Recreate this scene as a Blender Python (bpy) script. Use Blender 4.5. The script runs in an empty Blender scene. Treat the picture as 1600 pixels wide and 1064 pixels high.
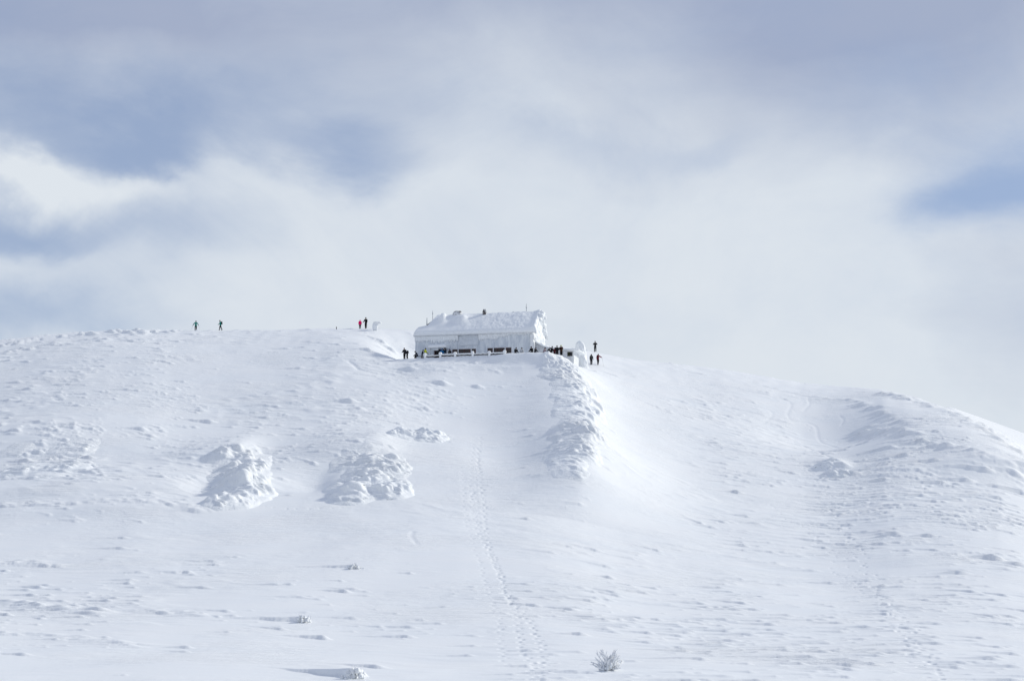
import bpy, bmesh, math, random
import numpy as np
from mathutils import Vector, Matrix, Euler

random.seed(7)
RNG = np.random.default_rng(11)
R = math.radians
scene = bpy.context.scene
COL = scene.collection

# ------------------------------------------------------------------ camera
FPX = 1600 * 50.0 / 36.0          # focal length in photograph pixels
PITCH = R(8.1)
CP, SP = math.cos(PITCH), math.sin(PITCH)
cam_data = bpy.data.cameras.new('camera')
cam_data.lens = 50.0
cam_data.sensor_width = 36.0
cam_data.clip_start = 0.1
cam_data.clip_end = 20000.0
cam = bpy.data.objects.new('camera', cam_data)
cam.rotation_euler = (R(90) + PITCH, 0, 0)
COL.objects.link(cam)
scene.camera = cam

# ------------------------------------------------------------------ light
SUN_EL, SUN_AZ = R(31), R(70)      # azimuth clockwise from +Y: right and a little behind the hut
sun_data = bpy.data.lights.new('sun', 'SUN')
sun_data.energy = 2.75
sun_data.angle = R(5.0)            # sun veiled by thin cloud
sun_data.color = (1.0, 0.96, 0.845)
sun = bpy.data.objects.new('sun', sun_data)
sdir = Vector((math.cos(SUN_EL) * math.sin(SUN_AZ), math.cos(SUN_EL) * math.cos(SUN_AZ), math.sin(SUN_EL)))
sun.rotation_euler = sdir.to_track_quat('Z', 'Y').to_euler()
sun.location = (0, 0, 120)
COL.objects.link(sun)

world = bpy.data.worlds.new('World')
scene.world = world
world.use_nodes = True
nt = world.node_tree
for n in list(nt.nodes):
    nt.nodes.remove(n)
class NB:
    """small node builder"""
    def __init__(s, tree): s.t = tree
    def n(s, kind, **kw):
        nd = s.t.nodes.new(kind)
        for k, v in kw.items(): setattr(nd, k, v)
        return nd
    def put(s, sock, val):
        if isinstance(val, bpy.types.NodeSocket): s.t.links.new(val, sock)
        elif val is not None: sock.default_value = val
    def math(s, op, a, b=None, c=None, clamp=False):
        nd = s.n('ShaderNodeMath', operation=op, use_clamp=clamp)
        for i, v in enumerate((a, b, c)):
            if v is not None: s.put(nd.inputs[i], v)
        return nd.outputs[0]
    def vec(s, op, a, b=None):
        nd = s.n('ShaderNodeVectorMath', operation=op)
        s.put(nd.inputs[0], a)
        if b is not None: s.put(nd.inputs[1], b)
        return nd.outputs['Value'] if op in ('LENGTH', 'DISTANCE', 'DOT_PRODUCT') else nd.outputs[0]
    def noise(s, vec, scale, detail=4, rough=0.5, dist=0.0, col=False):
        nd = s.n('ShaderNodeTexNoise')
        s.put(nd.inputs['Vector'], vec)
        nd.inputs['Scale'].default_value = scale
        nd.inputs['Detail'].default_value = detail
        nd.inputs['Roughness'].default_value = rough
        nd.inputs['Distortion'].default_value = dist
        return nd.outputs['Color' if col else 0]
    def rng(s, v, a, b, c, d, smooth=True):
        nd = s.n('ShaderNodeMapRange', interpolation_type='SMOOTHSTEP' if smooth else 'LINEAR')
        s.put(nd.inputs['Value'], v)
        for k, x in (('From Min', a), ('From Max', b), ('To Min', c), ('To Max', d)): s.put(nd.inputs[k], x)
        return nd.outputs[0]
    def mix(s, f, a, b):
        nd = s.n('ShaderNodeMix', data_type='RGBA')
        s.put(nd.inputs[0], f); s.put(nd.inputs[6], a); s.put(nd.inputs[7], b)
        return nd.outputs[2]

def build_sky():
    b = NB(nt)
    tc = b.n('ShaderNodeTexCoord').outputs['Generated']
    sep = b.n('ShaderNodeSeparateXYZ'); b.put(sep.inputs[0], tc)
    az = b.math('ARCTAN2', sep.outputs[0], sep.outputs[1])
    el = b.math('ARCSINE', sep.outputs[2])
    # stretched direction: cloud sheets seen from below are wider than tall
    st = b.n('ShaderNodeCombineXYZ')
    b.put(st.inputs[0], sep.outputs[0]); b.put(st.inputs[1], sep.outputs[1])
    b.put(st.inputs[2], b.math('MULTIPLY', sep.outputs[2], 1.5))
    st = st.outputs[0]
    w1 = b.vec('SUBTRACT', b.noise(st, 7.0, 6, 0.55, 0.3, col=True), (0.5, 0.5, 0.5))
    w2 = b.vec('SUBTRACT', b.noise(st, 2.2, 3, 0.5, 0.0, col=True), (0.5, 0.5, 0.5))
    c = b.n('ShaderNodeCombineXYZ'); b.put(c.inputs[0], az); b.put(c.inputs[1], el)
    sc1 = b.n('ShaderNodeVectorMath', operation='SCALE'); b.put(sc1.inputs[0], w1); sc1.inputs['Scale'].default_value = 0.12
    sc2 = b.n('ShaderNodeVectorMath', operation='SCALE'); b.put(sc2.inputs[0], w2); sc2.inputs['Scale'].default_value = 0.07
    cw = b.vec('ADD', b.vec('ADD', c.outputs[0], sc1.outputs[0]), sc2.outputs[0])
    flat = b.vec('MULTIPLY', cw, (1, 1, 0))
    def blob(az_d, el_d, rx, ry, amp):
        d = b.vec('LENGTH', b.vec('MULTIPLY', b.vec('SUBTRACT', flat, (R(az_d), R(el_d), 0)), (1 / R(rx), 1 / R(ry), 0)))
        return b.math('MULTIPLY', b.rng(d, 1.0, 0.0, 0.0, 1.0), amp)
    def total(lst):
        o = None
        for x in lst:
            v = blob(*x)
            o = v if o is None else b.math('ADD', o, v)
        return o
    # openings in the cloud sheet (azimuth right of view, elevation, half sizes in degrees)
    gaps = total([(-18.5, 17.2, 9, 3.8, 0.85), (-11.5, 17.6, 7, 4.0, 0.62), (-7.2, 15.5, 4.6, 2.2, 0.72), (-13, 15.4, 6, 2.2, 0.35), (-15.5, 16.4, 4, 1.6, 0.35),
                  (-20, 12.8, 6, 2.2, 0.75), (-15.0, 12.2, 8, 3.0, 0.62), (-3.5, 17.4, 7, 3.0, 0.25), (3.0, 17.0, 5.0, 1.8, 0.25), (7.2, 16.3, 4.0, 1.5, 0.36),
                  (19.8, 13.6, 6.0, 3.8, 1.25), (14, 17.0, 8, 2.4, 0.2), (18, 17, 6, 3, .25),
                  (-34, 22, 12, 6, 0.5), (31, 20, 12, 6, 0.5), (-18.5, 8.8, 9, 2.8, 0.75)])
    heap = total([(-18.2, 14.9, 4.2, 1.3, 0.9), (-14.9, 14.5, 2.4, 1.0, 0.6)])                # the one heaped cloud at the left
    gn = b.noise(st, 4.2, 10, 0.62, 0.9)
    gn2 = b.noise(st, 1.6, 5, 0.55, 0.5)
    gn3 = b.noise(st, 15.0, 9, 0.64, 0.3)
    gaps = b.math('ADD', gaps, b.math('MULTIPLY', b.math('SUBTRACT', gn, 0.5), 0.95))
    gaps = b.math('ADD', gaps, b.math('MULTIPLY', b.math('SUBTRACT', gn3, 0.5), 0.32))
    gaps = b.math('ADD', gaps, b.math('MULTIPLY', b.math('SUBTRACT', gn2, 0.5), 0.30))
    hi = b.rng(el, R(18), R(40), 0.0, 0.25)       # overhead the sheet is thinner everywhere
    gaps = b.math('ADD', gaps, hi)
    gap = b.rng(gaps, -0.25, 1.25, 0.0, 0.88)
    gap = b.math('SUBTRACT', gap, b.math('MULTIPLY', heap, 0.36), clamp=True)
    # cloud body: thicker and greyer higher up, thin and bright low down
    grey = b.rng(el, R(11.5), R(24), -0.10, 0.92)
    grey = b.math('ADD', grey, b.math('MULTIPLY', b.math('SUBTRACT', b.noise(st, 5.0, 9, 0.60, 0.8), 0.5), 0.75))
    grey = b.math('ADD', grey, total([(15.5, 19.5, 11, 5.5, 0.45), (-12.5, 21.0, 13, 3.0, 0.2), (22, 9.0, 10, 7, 0.42), (-24, 8, 9, 9, 0.32), (-18, 21.5, 11, 4.5, 0.40)]))
    grey = b.math('SUBTRACT', grey, total([(0.5, 18.5, 7, 4.5, 0.22), (-2, 12.5, 14, 3.5, 0.30), (-15.8, 16, 4, 2, 0.1)]))
    grey = b.math('SUBTRACT', grey, b.math('MULTIPLY', heap, 0.05), clamp=True)
    white = (0.705, 0.755, 0.81, 1.0)
    shade = (0.365, 0.42, 0.56, 1.0)
    cloud = b.mix(grey, white, shade)
    ten = b.n('ShaderNodeVectorMath', operation='SCALE'); b.put(ten.inputs[0], cloud); ten.inputs['Scale'].default_value = 10.0
    sky = b.n('ShaderNodeTexSky', sky_type='NISHITA', sun_disc=False)
    sky.sun_elevation = SUN_EL; sky.sun_rotation = SUN_AZ
    sky.altitude = 1500; sky.air_density = 1.0; sky.dust_density = 0.4; sky.ozone_density = 2.5
    veil = b.mix(0.58, sky.outputs[0], (3.2, 4.1, 6.2, 1.0))   # clear air still holds thin cloud
    col = b.mix(gap, ten.outputs[0], veil)
    bg = b.n('ShaderNodeBackground'); b.put(bg.inputs[0], col); bg.inputs[1].default_value = 0.1
    out = b.n('ShaderNodeOutputWorld'); nt.links.new(bg.outputs[0], out.inputs[0])
build_sky()

vs = scene.view_settings
vs.view_transform = 'Standard'
vs.look = 'None'
vs.exposure = 0.06
vs.gamma = 1.0
vs.use_curve_mapping = False
scene.display_settings.display_device = 'sRGB'
scene.cycles.max_bounces = 8
scene.cycles.diffuse_bounces = 4
# ------------------------------------------------------------------ materials
MATS = {}
def mat(name, col, rough=0.6, var=0.0, scale=8.0, bump=0.0, bscale=30.0, metal=0.0, stretch=(1, 1, 1), col2=None, thr=(0.35, 0.65), spec=0.5):
    if name in MATS: return MATS[name]
    m = bpy.data.materials.new(name); m.use_nodes = True
    t = m.node_tree; b = NB(t)
    p = t.nodes['Principled BSDF']
    p.inputs['Roughness'].default_value = rough
    p.inputs['Metallic'].default_value = metal
    p.inputs['Specular IOR Level'].default_value = spec
    c1 = tuple(col) + (1,)
    p.inputs['Base Color'].default_value = c1
    if var or col2 or bump:
        co = b.n('ShaderNodeTexCoord').outputs['Object']
        co = b.vec('MULTIPLY', co, stretch)
    if var or col2:
        nz = b.noise(co, scale, 5, 0.6)
        f = b.rng(nz, thr[0], thr[1], 0, 1)
        cc = tuple(col2) + (1,) if col2 else tuple(x * (1 - var) for x in col) + (1,)
        b.put(p.inputs['Base Color'], b.mix(f, c1, cc))
    if bump:
        bn = b.n('ShaderNodeBump'); bn.inputs['Strength'].default_value = 0.6; bn.inputs['Distance'].default_value = bump
        b.put(bn.inputs['Height'], b.noise(co, bscale, 5, 0.6))
        b.put(p.inputs['Normal'], bn.outputs[0])
    MATS[name] = m
    return m

def snow_material(name, base, fine, mid, rough=0.55, rock=False):
    m = bpy.data.materials.new(name); m.use_nodes = True
    t = m.node_tree; b = NB(t); p = t.nodes['Principled BSDF']
    p.inputs['Roughness'].default_value = rough
    p.inputs['Specular IOR Level'].default_value = 0.25
    co = b.n('ShaderNodeTexCoord').outputs['Object']
    # wind axis: x stretched, so the grain runs along the drifts
    mp = b.n('ShaderNodeMapping', vector_type='POINT'); b.put(mp.inputs[0], co)
    mp.inputs['Rotation'].default_value = (0, 0, R(24)); mp.inputs['Scale'].default_value = (0.28, 1.0, 1.0)
    patch = b.rng(b.noise(co, 0.07, 5, 0.6), 0.42, 0.64, 0.12, 1.0)
    n1 = b.noise(mp.outputs[0], 1.6, 7, 0.66, 0.6)
    n2 = b.noise(co, 5.0, 4, 0.6)
    h = b.math('ADD', b.math('MULTIPLY', b.math('MULTIPLY', n1, patch), mid), b.math('MULTIPLY', n2, fine))
    bn = b.n('ShaderNodeBump'); bn.inputs['Strength'].default_value = 1.0; bn.inputs['Distance'].default_value = 1.0
    b.put(bn.inputs['Height'], h); b.put(p.inputs['Normal'], bn.outputs[0])
    f = b.rng(b.noise(mp.outputs[0], 0.22, 5, 0.6), 0.35, 0.68, 0, 1)
    b.put(p.inputs['Base Color'], b.mix(f, tuple(base) + (1,), tuple(x * k for x, k in zip(base, (0.975, 0.985, 0.995))) + (1,)))
    if rock:                                   # specks of bare rock and dwarf pine between the rime
        rk = b.rng(b.math('MULTIPLY', b.noise(mp.outputs[0], 2.6, 6, 0.7, 0.5), b.rng(b.noise(co, 0.5, 3, 0.5), 0.45, 0.65, 0.80, 1.06)), 0.60, 0.70, 0, 1)
        src = p.inputs['Base Color'].links[0].from_socket
        b.put(p.inputs['Base Color'], b.mix(rk, src, (0.33, 0.36, 0.38, 1)))
    MATS[name] = m
    return m
SNOW = snow_material('snow', (0.86, 0.875, 0.89), 0.010, 0.17)
RIME = snow_material('rime', (0.85, 0.87, 0.89), 0.06, 0.24, 0.65)
RIMEROCK = snow_material('rime on rock', (0.85, 0.87, 0.89), 0.06, 0.26, 0.65, rock=True)
ROOFSNOW = snow_material('roof snow', (0.85, 0.87, 0.89), 0.03, 0.05, 0.6)

# ------------------------------------------------------------------ numeric noise
_perm = np.random.default_rng(3).permutation(512).astype(np.int64)
_ang = np.random.default_rng(4).uniform(0, 2 * np.pi, 512)
_gx, _gy = np.cos(_ang), np.sin(_ang)
def perlin(x, y, seed=0):
    x = np.asarray(x, float); y = np.asarray(y, float)
    xi = np.floor(x).astype(np.int64); yi = np.floor(y).astype(np.int64)
    xf = x - xi; yf = y - yi
    u = xf * xf * xf * (xf * (xf * 6 - 15) + 10); v = yf * yf * yf * (yf * (yf * 6 - 15) + 10)
    def g(ix, iy, fx, fy):
        h = _perm[(_perm[(ix + seed * 17) & 511] + iy) & 511]
        return _gx[h] * fx + _gy[h] * fy
    a = g(xi, yi, xf, yf); b = g(xi + 1, yi, xf - 1, yf)
    c = g(xi, yi + 1, xf, yf - 1); d = g(xi + 1, yi + 1, xf - 1, yf - 1)
    return (a + u * (b - a)) * (1 - v) + (c + u * (d - c)) * v * 1.0
def fbm(x, y, seed=0, oct=4, gain=0.5):
    s = 0; a = 1.0
    for i in range(oct):
        s = s + a * perlin(x * 2 ** i, y * 2 ** i, seed + i * 5); a *= gain
    return s
def sstep(a, b, x):
    t = np.clip((x - a) / (b - a), 0, 1)
    return t * t * (3 - 2 * t)

# ------------------------------------------------------------------ photograph pixel <-> place
def T_row(row):
    v = (532.0 - row) / FPX
    return (SP + v * CP) / (CP - v * SP)
def t_px(px, row=532.0):
    v = (532.0 - row) / FPX
    return (px - 800.0) / FPX / (CP - v * SP)
def ray_point(px, row, Y):
    return Vector((t_px(px, row) * Y, Y, T_row(row) * Y))
def project(X, Y, Z):
    d = CP * Y + SP * Z
    return 800 + FPX * X / d, 532 - FPX * (CP * Z - SP * Y) / d

# ------------------------------------------------------------------ base hill
Y0 = 62.0
_sx = np.array([-900, -400, -100, 0, 60, 130, 170, 220, 270, 350, 450, 520, 560, 600, 650, 720, 800, 860, 905, 940, 970, 1000, 1060, 1130, 1185, 1210, 1250, 1300, 1377, 1409, 1440, 1472, 1510, 1547, 1579, 1600, 1700, 2000, 2600.])
_sy = np.array([640, 575, 540, 531, 525, 519, 516.5, 515.5, 517, 517, 515.5, 513, 514, 514, 517, 522, 532, 541, 546, 553, 559, 563, 570, 578, 587, 592, 599, 603, 609, 616, 626, 636, 652, 671, 692, 706, 760, 830, 900.])
_dx = np.array([-900, 0, 300, 500, 575, 650, 860, 930, 1100, 1300, 1450, 1600, 2600.])
_dd = np.array([272, 268, 266, 263, 260, 258, 256, 262, 274, 268, 242, 215, 200.])
_tx = np.arange(-900, 2601, 2.0)
def _smooth(v, n):
    k = np.hanning(n); k /= k.sum()
    return np.convolve(np.pad(v, n // 2, mode='edge'), k, mode='valid')
_ty = _smooth(np.interp(_tx, _sx, _sy), 9)
_td = _smooth(np.interp(_tx, _dx, _dd), 61)

def base_z(X, Y):
    X = np.asarray(X, float); Y = np.asarray(Y, float)
    r = np.hypot(X, Y); phi = np.arctan2(X, Y)
    pc = np.clip(phi, R(-37), R(37)); t = np.tan(pc); Ye = r * np.cos(pc)
    px = 800 + FPX * t * CP
    ys = np.interp(px, _tx, _ty); D = np.interp(px, _tx, _td)
    s = (Ye - Y0) / (D - Y0)
    sc = np.clip(s, 0, 1)
    g = 1.12 * sc - 0.12 * sc ** 8
    z = np.clip(Ye, Y0, D) * T_row(1066 - (1066 - ys) * g)
    Te = T_row(ys)
    m = Te + D * ((1066 - ys) * 0.16 / FPX) / (D - Y0)
    e = np.clip(Ye - D, 0, None)
    z_back = -(e ** 2) / 90.0
    lim = 50.0
    z_back = np.where(e > lim, -(lim ** 2) / 90 - 2 * lim / 90 * (e - lim) * 0.5, z_back)
    z = z + np.where(e > 0, m * np.minimum(e, 40) + z_back, 0)
    z = np.where(e > 0, np.maximum(z, -90 + 20 * np.exp(-e / 900)), z)
    # foreground, out of the frame: gentle dip from the standpoint
    q = np.clip(Ye / Y0, 0, 1)
    z0 = Y0 * T_row(1066.0)
    zn = -1.75 + (z0 + 1.75) * (q * q * (3 - 2 * q) * 0.55 + 0.45 * q)
    z = np.where(Ye < Y0, zn, z)
    w = sstep(R(36), R(80), np.abs(phi))
    zo = -1.75 - 0.055 * np.minimum(r, 700) - 0.01 * np.clip(r - 700, 0, 3500)
    fade = sstep(0.99, 0.86, s) * sstep(20, 60, Ye)
    und = 0.50 * perlin(X / 38, Y / 46, 1) + 0.32 * perlin(X / 16, Y / 22, 2) + 0.14 * perlin(X / 6.5, Y / 8, 3)
    crest = sstep(0.80, 0.97, s) * sstep(1.25, 1.0, s) * (0.18 * perlin(X / 7, Y / 9, 8) + 0.10 * perlin(X / 2.4, Y / 4, 9))
    return z * (1 - w) + zo * w + und * fade * (1 - w) + crest * (1 - w)

def make_at(fn):
    def at(px, row, lo=45.0, hi=330.0):
        t = t_px(px, row)
        Ys = np.arange(lo, hi, 0.25)
        Z = fn(t * Ys, Ys)
        rows = project(t * Ys, Ys, Z)[1]
        k = np.nonzero(rows <= row)[0]
        i = k[0] if len(k) else int(np.argmin(rows))
        if i > 0 and len(k):
            a = (rows[i - 1] - row) / max(1e-6, rows[i - 1] - rows[i]); Yv = Ys[i - 1] + 0.25 * a
        else: Yv = Ys[i]
        return float(t * Yv), float(Yv)
    return at
base_at = make_at(base_z)

# ------------------------------------------------------------------ hut frame of reference
TH = R(13)
EX = np.array([math.cos(TH), -math.sin(TH)]); EY = np.array([math.sin(TH), math.cos(TH)])
ZP = float(T_row(556.5) * 226.0)               # terrace level
FL = np.array([t_px(649) * 235.6, 235.6])      # front left corner of the hut
HL, HD = 19.7, 9.0                             # hut length and depth
def to_local(X, Y):
    dx = X - FL[0]; dy = Y - FL[1]
    return dx * EX[0] + dy * EX[1], dx * EY[0] + dy * EY[1]
def to_world(lx, ly):
    return FL[0] + lx * EX[0] + ly * EY[0], FL[1] + lx * EX[1] + ly * EY[1]
def rrect(lx, ly, x0, x1, y0, y1, rad):
    cx, cy = (x0 + x1) / 2, (y0 + y1) / 2
    qx = np.abs(lx - cx) - (x1 - x0) / 2 + rad; qy = np.abs(ly - cy) - (y1 - y0) / 2 + rad
    return np.hypot(np.maximum(qx, 0), np.maximum(qy, 0)) + np.minimum(np.maximum(qx, qy), 0) - rad

# the spur running from the terrace corner down to the right of the tracks
_spur = [base_at(880, 584) + (1.2, 1.8), base_at(898, 652) + (3.0, 2.6), base_at(922, 730) + (3.8, 2.9), base_at(915, 775) + (2.8, 2.9), base_at(893, 812) + (0.0, 2.4)]
def seg_field(X, Y, pts):
    """nearest distance to a polyline, signed side, and interpolated extras"""
    best = np.full(np.shape(X), 1e9); side = np.zeros(np.shape(X)); ex = np.zeros(np.shape(X)); ew = np.ones(np.shape(X))
    for a, b in zip(pts[:-1], pts[1:]):
        vx, vy = b[0] - a[0], b[1] - a[1]; L2 = vx * vx + vy * vy
        k = np.clip(((X - a[0]) * vx + (Y - a[1]) * vy) / L2, 0, 1)
        dx = X - a[0] - k * vx; dy = Y - a[1] - k * vy
        d = np.hypot(dx, dy); m = d < best
        best = np.where(m, d, best)
        side = np.where(m, dx, side)
        ex = np.where(m, a[2] + k * (b[2] - a[2]), ex); ew = np.where(m, a[3] + k * (b[3] - a[3]), ew)
    return best, side, ex, ew

BUMPS = []      # (x, y, rx_left, rx_right, ry_near, ry_far, h)
def add_bump(px, row, rl, rr, rn, rf, h):
    x, y = base_at(px, row); BUMPS.append((x, y, rl, rr, rn, rf, h))
def bump_val(X, Y, bp, k=1.0):
    x, y, rl, rr, rn, rf, h = bp
    dx = X - x; dy = Y - y
    q = (dx / np.where(dx < 0, rl, rr)) ** 2 + (dy / np.where(dy < 0, rn, rf)) ** 2
    return h * np.exp(-q ** k)
# broad swells and hollows of the slope
add_bump(705, 640, 10, 13, 16, 20, -1.3)      # hollow left of the spur
add_bump(800, 720, 7, 5, 14, 16, -1.0)
add_bump(990, 640, 7, 12, 18, 20, -0.5)
add_bump(1290, 672, 12, 10, 12, 14, -2.2)      # bowl at the right
add_bump(1490, 692, 13, 16, 6, 14, 1.7)       # shoulder above the shaded scarp
add_bump(1590, 745, 11, 16, 4.5, 12, 2.1)
add_bump(1420, 735, 12, 10, 6, 16, .6)
add_bump(60, 690, 16, 14, 6, 16, 1.2)         # brow at the left
add_bump(40, 775, 16, 22, 3, 14, 1.0)
add_bump(200, 800, 16, 14, 2.5, 10, 0.8)
add_bump(575, 545, 5, 4.0, 3, 8, 0.5); add_bump(622, 572, 6, 5, 6, 7, -1.3)         # bank up to the left of the hut
add_bump(360, 715, 7, 2.6, 4, 10, 1.2)        # drifts banked against the outcrops
add_bump(575, 705, 8, 3.5, 4, 10, 1.3)
add_bump(330, 760, 3.2, 1.8, 5, 6, -0.9)      # wind scoops beside them
add_bump(490, 750, 3.5, 2.2, 5, 6, -1.1)
add_bump(425, 765, 1.6, 2.2, 4, 5, -0.5)
add_bump(1310, 735, 2.2, 1.6, 2.2, 5, 0.9)

def ground_z(X, Y):
    X = np.asarray(X, float); Y = np.asarray(Y, float)
    z = base_z(X, Y)
    for bp in BUMPS: z = z + bump_val(X, Y, bp)
    d, side, h, w = seg_field(X, Y, _spur)
    ww = np.where(side < 0, w * 3.1, w * 2.4)
    z = z + h * np.exp(-(d / ww) ** 1.6)
    # terrace cut into and built out of the hill
    lx, ly = to_local(X, Y)
    dist = rrect(lx, ly, -2.6, HL + 6.2, -6.6, HD + 3.0, 3.0)
    dist = np.clip(dist + 0.35 * perlin(X / 3.0, Y / 3.0, 12), 0, None)
    dn = np.clip(dist, 0, None)
    lo = ZP - 0.95 * dn
    hi = ZP + 0.78 * dn
    near = sstep(18, 10, dn)
    kk = np.minimum(2.6, dn * 0.9) + 1e-3
    zc = 0.5 * (z + lo + np.sqrt((z - lo) ** 2 + kk ** 2))       # filled bank, rounded foot
    zc = 0.5 * (zc + hi - np.sqrt((zc - hi) ** 2 + kk ** 2))     # cut bank, rounded brow
    zc = np.where(dn <= 0, ZP, zc)
    z = z * (1 - near) + zc * near
    z = z + 0.42 * np.exp(-((ly + 6.6) / 1.2) ** 2) * sstep(13.5, 18.5, lx) * sstep(HL + 6, HL + 2, lx)   # heaped snow along the right edge
    return z
at = make_at(ground_z)
def gz(x, y): return float(ground_z(np.array([x]), np.array([y]))[0])

# ------------------------------------------------------------------ polar sheet of snow
tcol = np.arange(-45, 1646, 1.7)
phi_in = np.arctan(t_px(tcol))
def _outer(start, sgn):
    o, a, st = [], start, R(0.05)
    while abs(a) < math.pi - st:
        a += sgn * st; st = min(st * 1.12, R(4)); o.append(a)
    return o[:-1]
PHI = np.array(sorted(_outer(phi_in[0], -1)) + list(phi_in) + _outer(phi_in[-1], 1))
RAD = np.concatenate([np.linspace(0.5, 56, 36)[:-1], np.arange(56, 120, 0.17), np.arange(120, 180, 0.26), np.arange(180, 272, 0.33), np.arange(272, 345, 1.6), 345 * 1.09 ** np.arange(1, 38)])
GP, GR = np.meshgrid(PHI, RAD)
GX, GY = GR * np.sin(GP), GR * np.cos(GP)
GZ = ground_z(GX, GY)
LAYER = np.zeros_like(GZ)          # drifts, ledges (combined by maximum)
DENT = np.zeros_like(GZ)           # footprints and tracks (combined by minimum)

def _window(x, y, rad):
    r = math.hypot(x, y); p = math.atan2(x, y); dp = rad / r
    i0, i1 = np.searchsorted(PHI, [p - dp, p + dp]); j0, j1 = np.searchsorted(RAD, [r - rad, r + rad])
    return (slice(j0, j1), slice(i0, i1)) if i1 > i0 and j1 > j0 else None
def drift_profile(dx, dy, L, W, H, ang, nose=2.2, steep=0.3, near=0.0):
    """a wind tail: rises from the left, blunt nose at the right, undercut side towards the viewer"""
    ca, sa = math.cos(ang), -math.sin(ang)
    a = dx * ca + dy * sa; b = -dx * sa + dy * ca
    N = W * nose
    q = np.clip((a + L) / L, 0, 1)
    rise = np.where(a < 0, q ** 1.3, 1 - sstep(0, N, a))
    w = np.where(a < 0, W * (0.25 + 0.75 * q), W * np.sqrt(np.clip(1 - (a / N) ** 2, 0.0001, 1)))
    b = b + 0.10 * W * np.sin(a * 2.1 / W)
    bb = np.where(b < 0, -b / np.maximum(w * steep, near), b / w)
    return H * rise * np.clip(1 - bb ** 2, 0, 1) ** 0.8
def drift(x, y, L, W, H, ang, nose=2.2, steep=0.3):
    k = _window(x, y, max(L, W * nose) * 1.05 + 0.2)
    if k is None: return
    h = drift_profile(GX[k] - x, GY[k] - y, L, W, H, ang, nose, steep, near=0.20)
    np.maximum(LAYER[k], h, out=LAYER[k])
def dent(x, y, rad, depth, sy=1.0):
    k = _window(x, y, rad * 2.2)
    if k is None: return
    q = ((GX[k] - x) ** 2 + ((GY[k] - y) / sy) ** 2) / rad ** 2
    np.minimum(DENT[k], -depth * np.exp(-q * 1.4) + 0.18 * depth * np.exp(-((np.sqrt(q) - 1.5) / 0.35) ** 2), out=DENT[k])

def density(px, row):
    """how wind-carved the snow is, by region of the slope"""
    d = 0.21
    def g(x, y, sx, sy, a): return a * math.exp(-((px - x) / sx) ** 2 - ((row - y) / sy) ** 2)
    d += g(150, 640, 300, 90, 0.8) + g(60, 730, 170, 60, 1.0) + g(560, 615, 150, 40, 0.9) + g(700, 590, 120, 35, 0.5)
    d += g(1450, 740, 220, 90, 1.3) + g(1150, 690, 160, 70, 0.6) + g(1350, 900, 300, 120, 0.35) + g(520, 690, 120, 40, 0.6)
    d -= g(640, 850, 330, 80, 0.25) + g(1000, 640, 70, 60, 0.35) + g(1330, 655, 90, 32, 1.4) + g(770, 640, 60, 60, 0.45) + g(700, 760, 70, 70, 0.3)
    return d
n_drift = 0
for i in range(38000):
    tpx = RNG.uniform(-40, 1640); Y = Y0 - 4 + (300 - Y0) * RNG.uniform(0, 1) ** 0.85
    X = t_px(tpx) * Y
    s_row = 1066 - 3.0 * (Y - Y0)
    ys = np.interp(tpx, _tx, _ty); D = np.interp(tpx, _tx, _td)
    s = (Y - Y0) / (D - Y0)
    if s > 1.02: continue
    row = 1066 - (1066 - ys) * (1.12 * s - 0.12 * max(s, 0) ** 8)
    clump = perlin(X / 9, Y / 14, 21) * 1.3 + perlin(X / 30, Y / 40, 22)
    if RNG.uniform(0, 1) > density(tpx, row) * (0.30 + 1.1 * max(-0.25, clump)): continue
    big = RNG.uniform(0, 1) ** 3.0
    sc = 0.62 + 0.38 * Y / 200.0
    L = (1.0 + 4.4 * big) * sc; W = (0.18 + 0.42 * big) * sc * (0.8 + 0.5 * RNG.uniform()); H = (0.035 + 0.15 * big + 0.05 * RNG.uniform()) * sc
    if tpx > 1280 and 640 < row < 830: H *= 1.25; L *= 1.7; W *= .8
    if tpx < 170 and 670 < row < 760: H *= 1.6
    lx, ly = to_local(X, Y)
    if -3 < lx < HL + 6 and -8 < ly < HD + 4: continue
    drift(X, Y, L, W, H, R(24 + 9 * RNG.standard_normal() + (12 if tpx > 1250 else 0)))
    n_drift += 1
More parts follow.
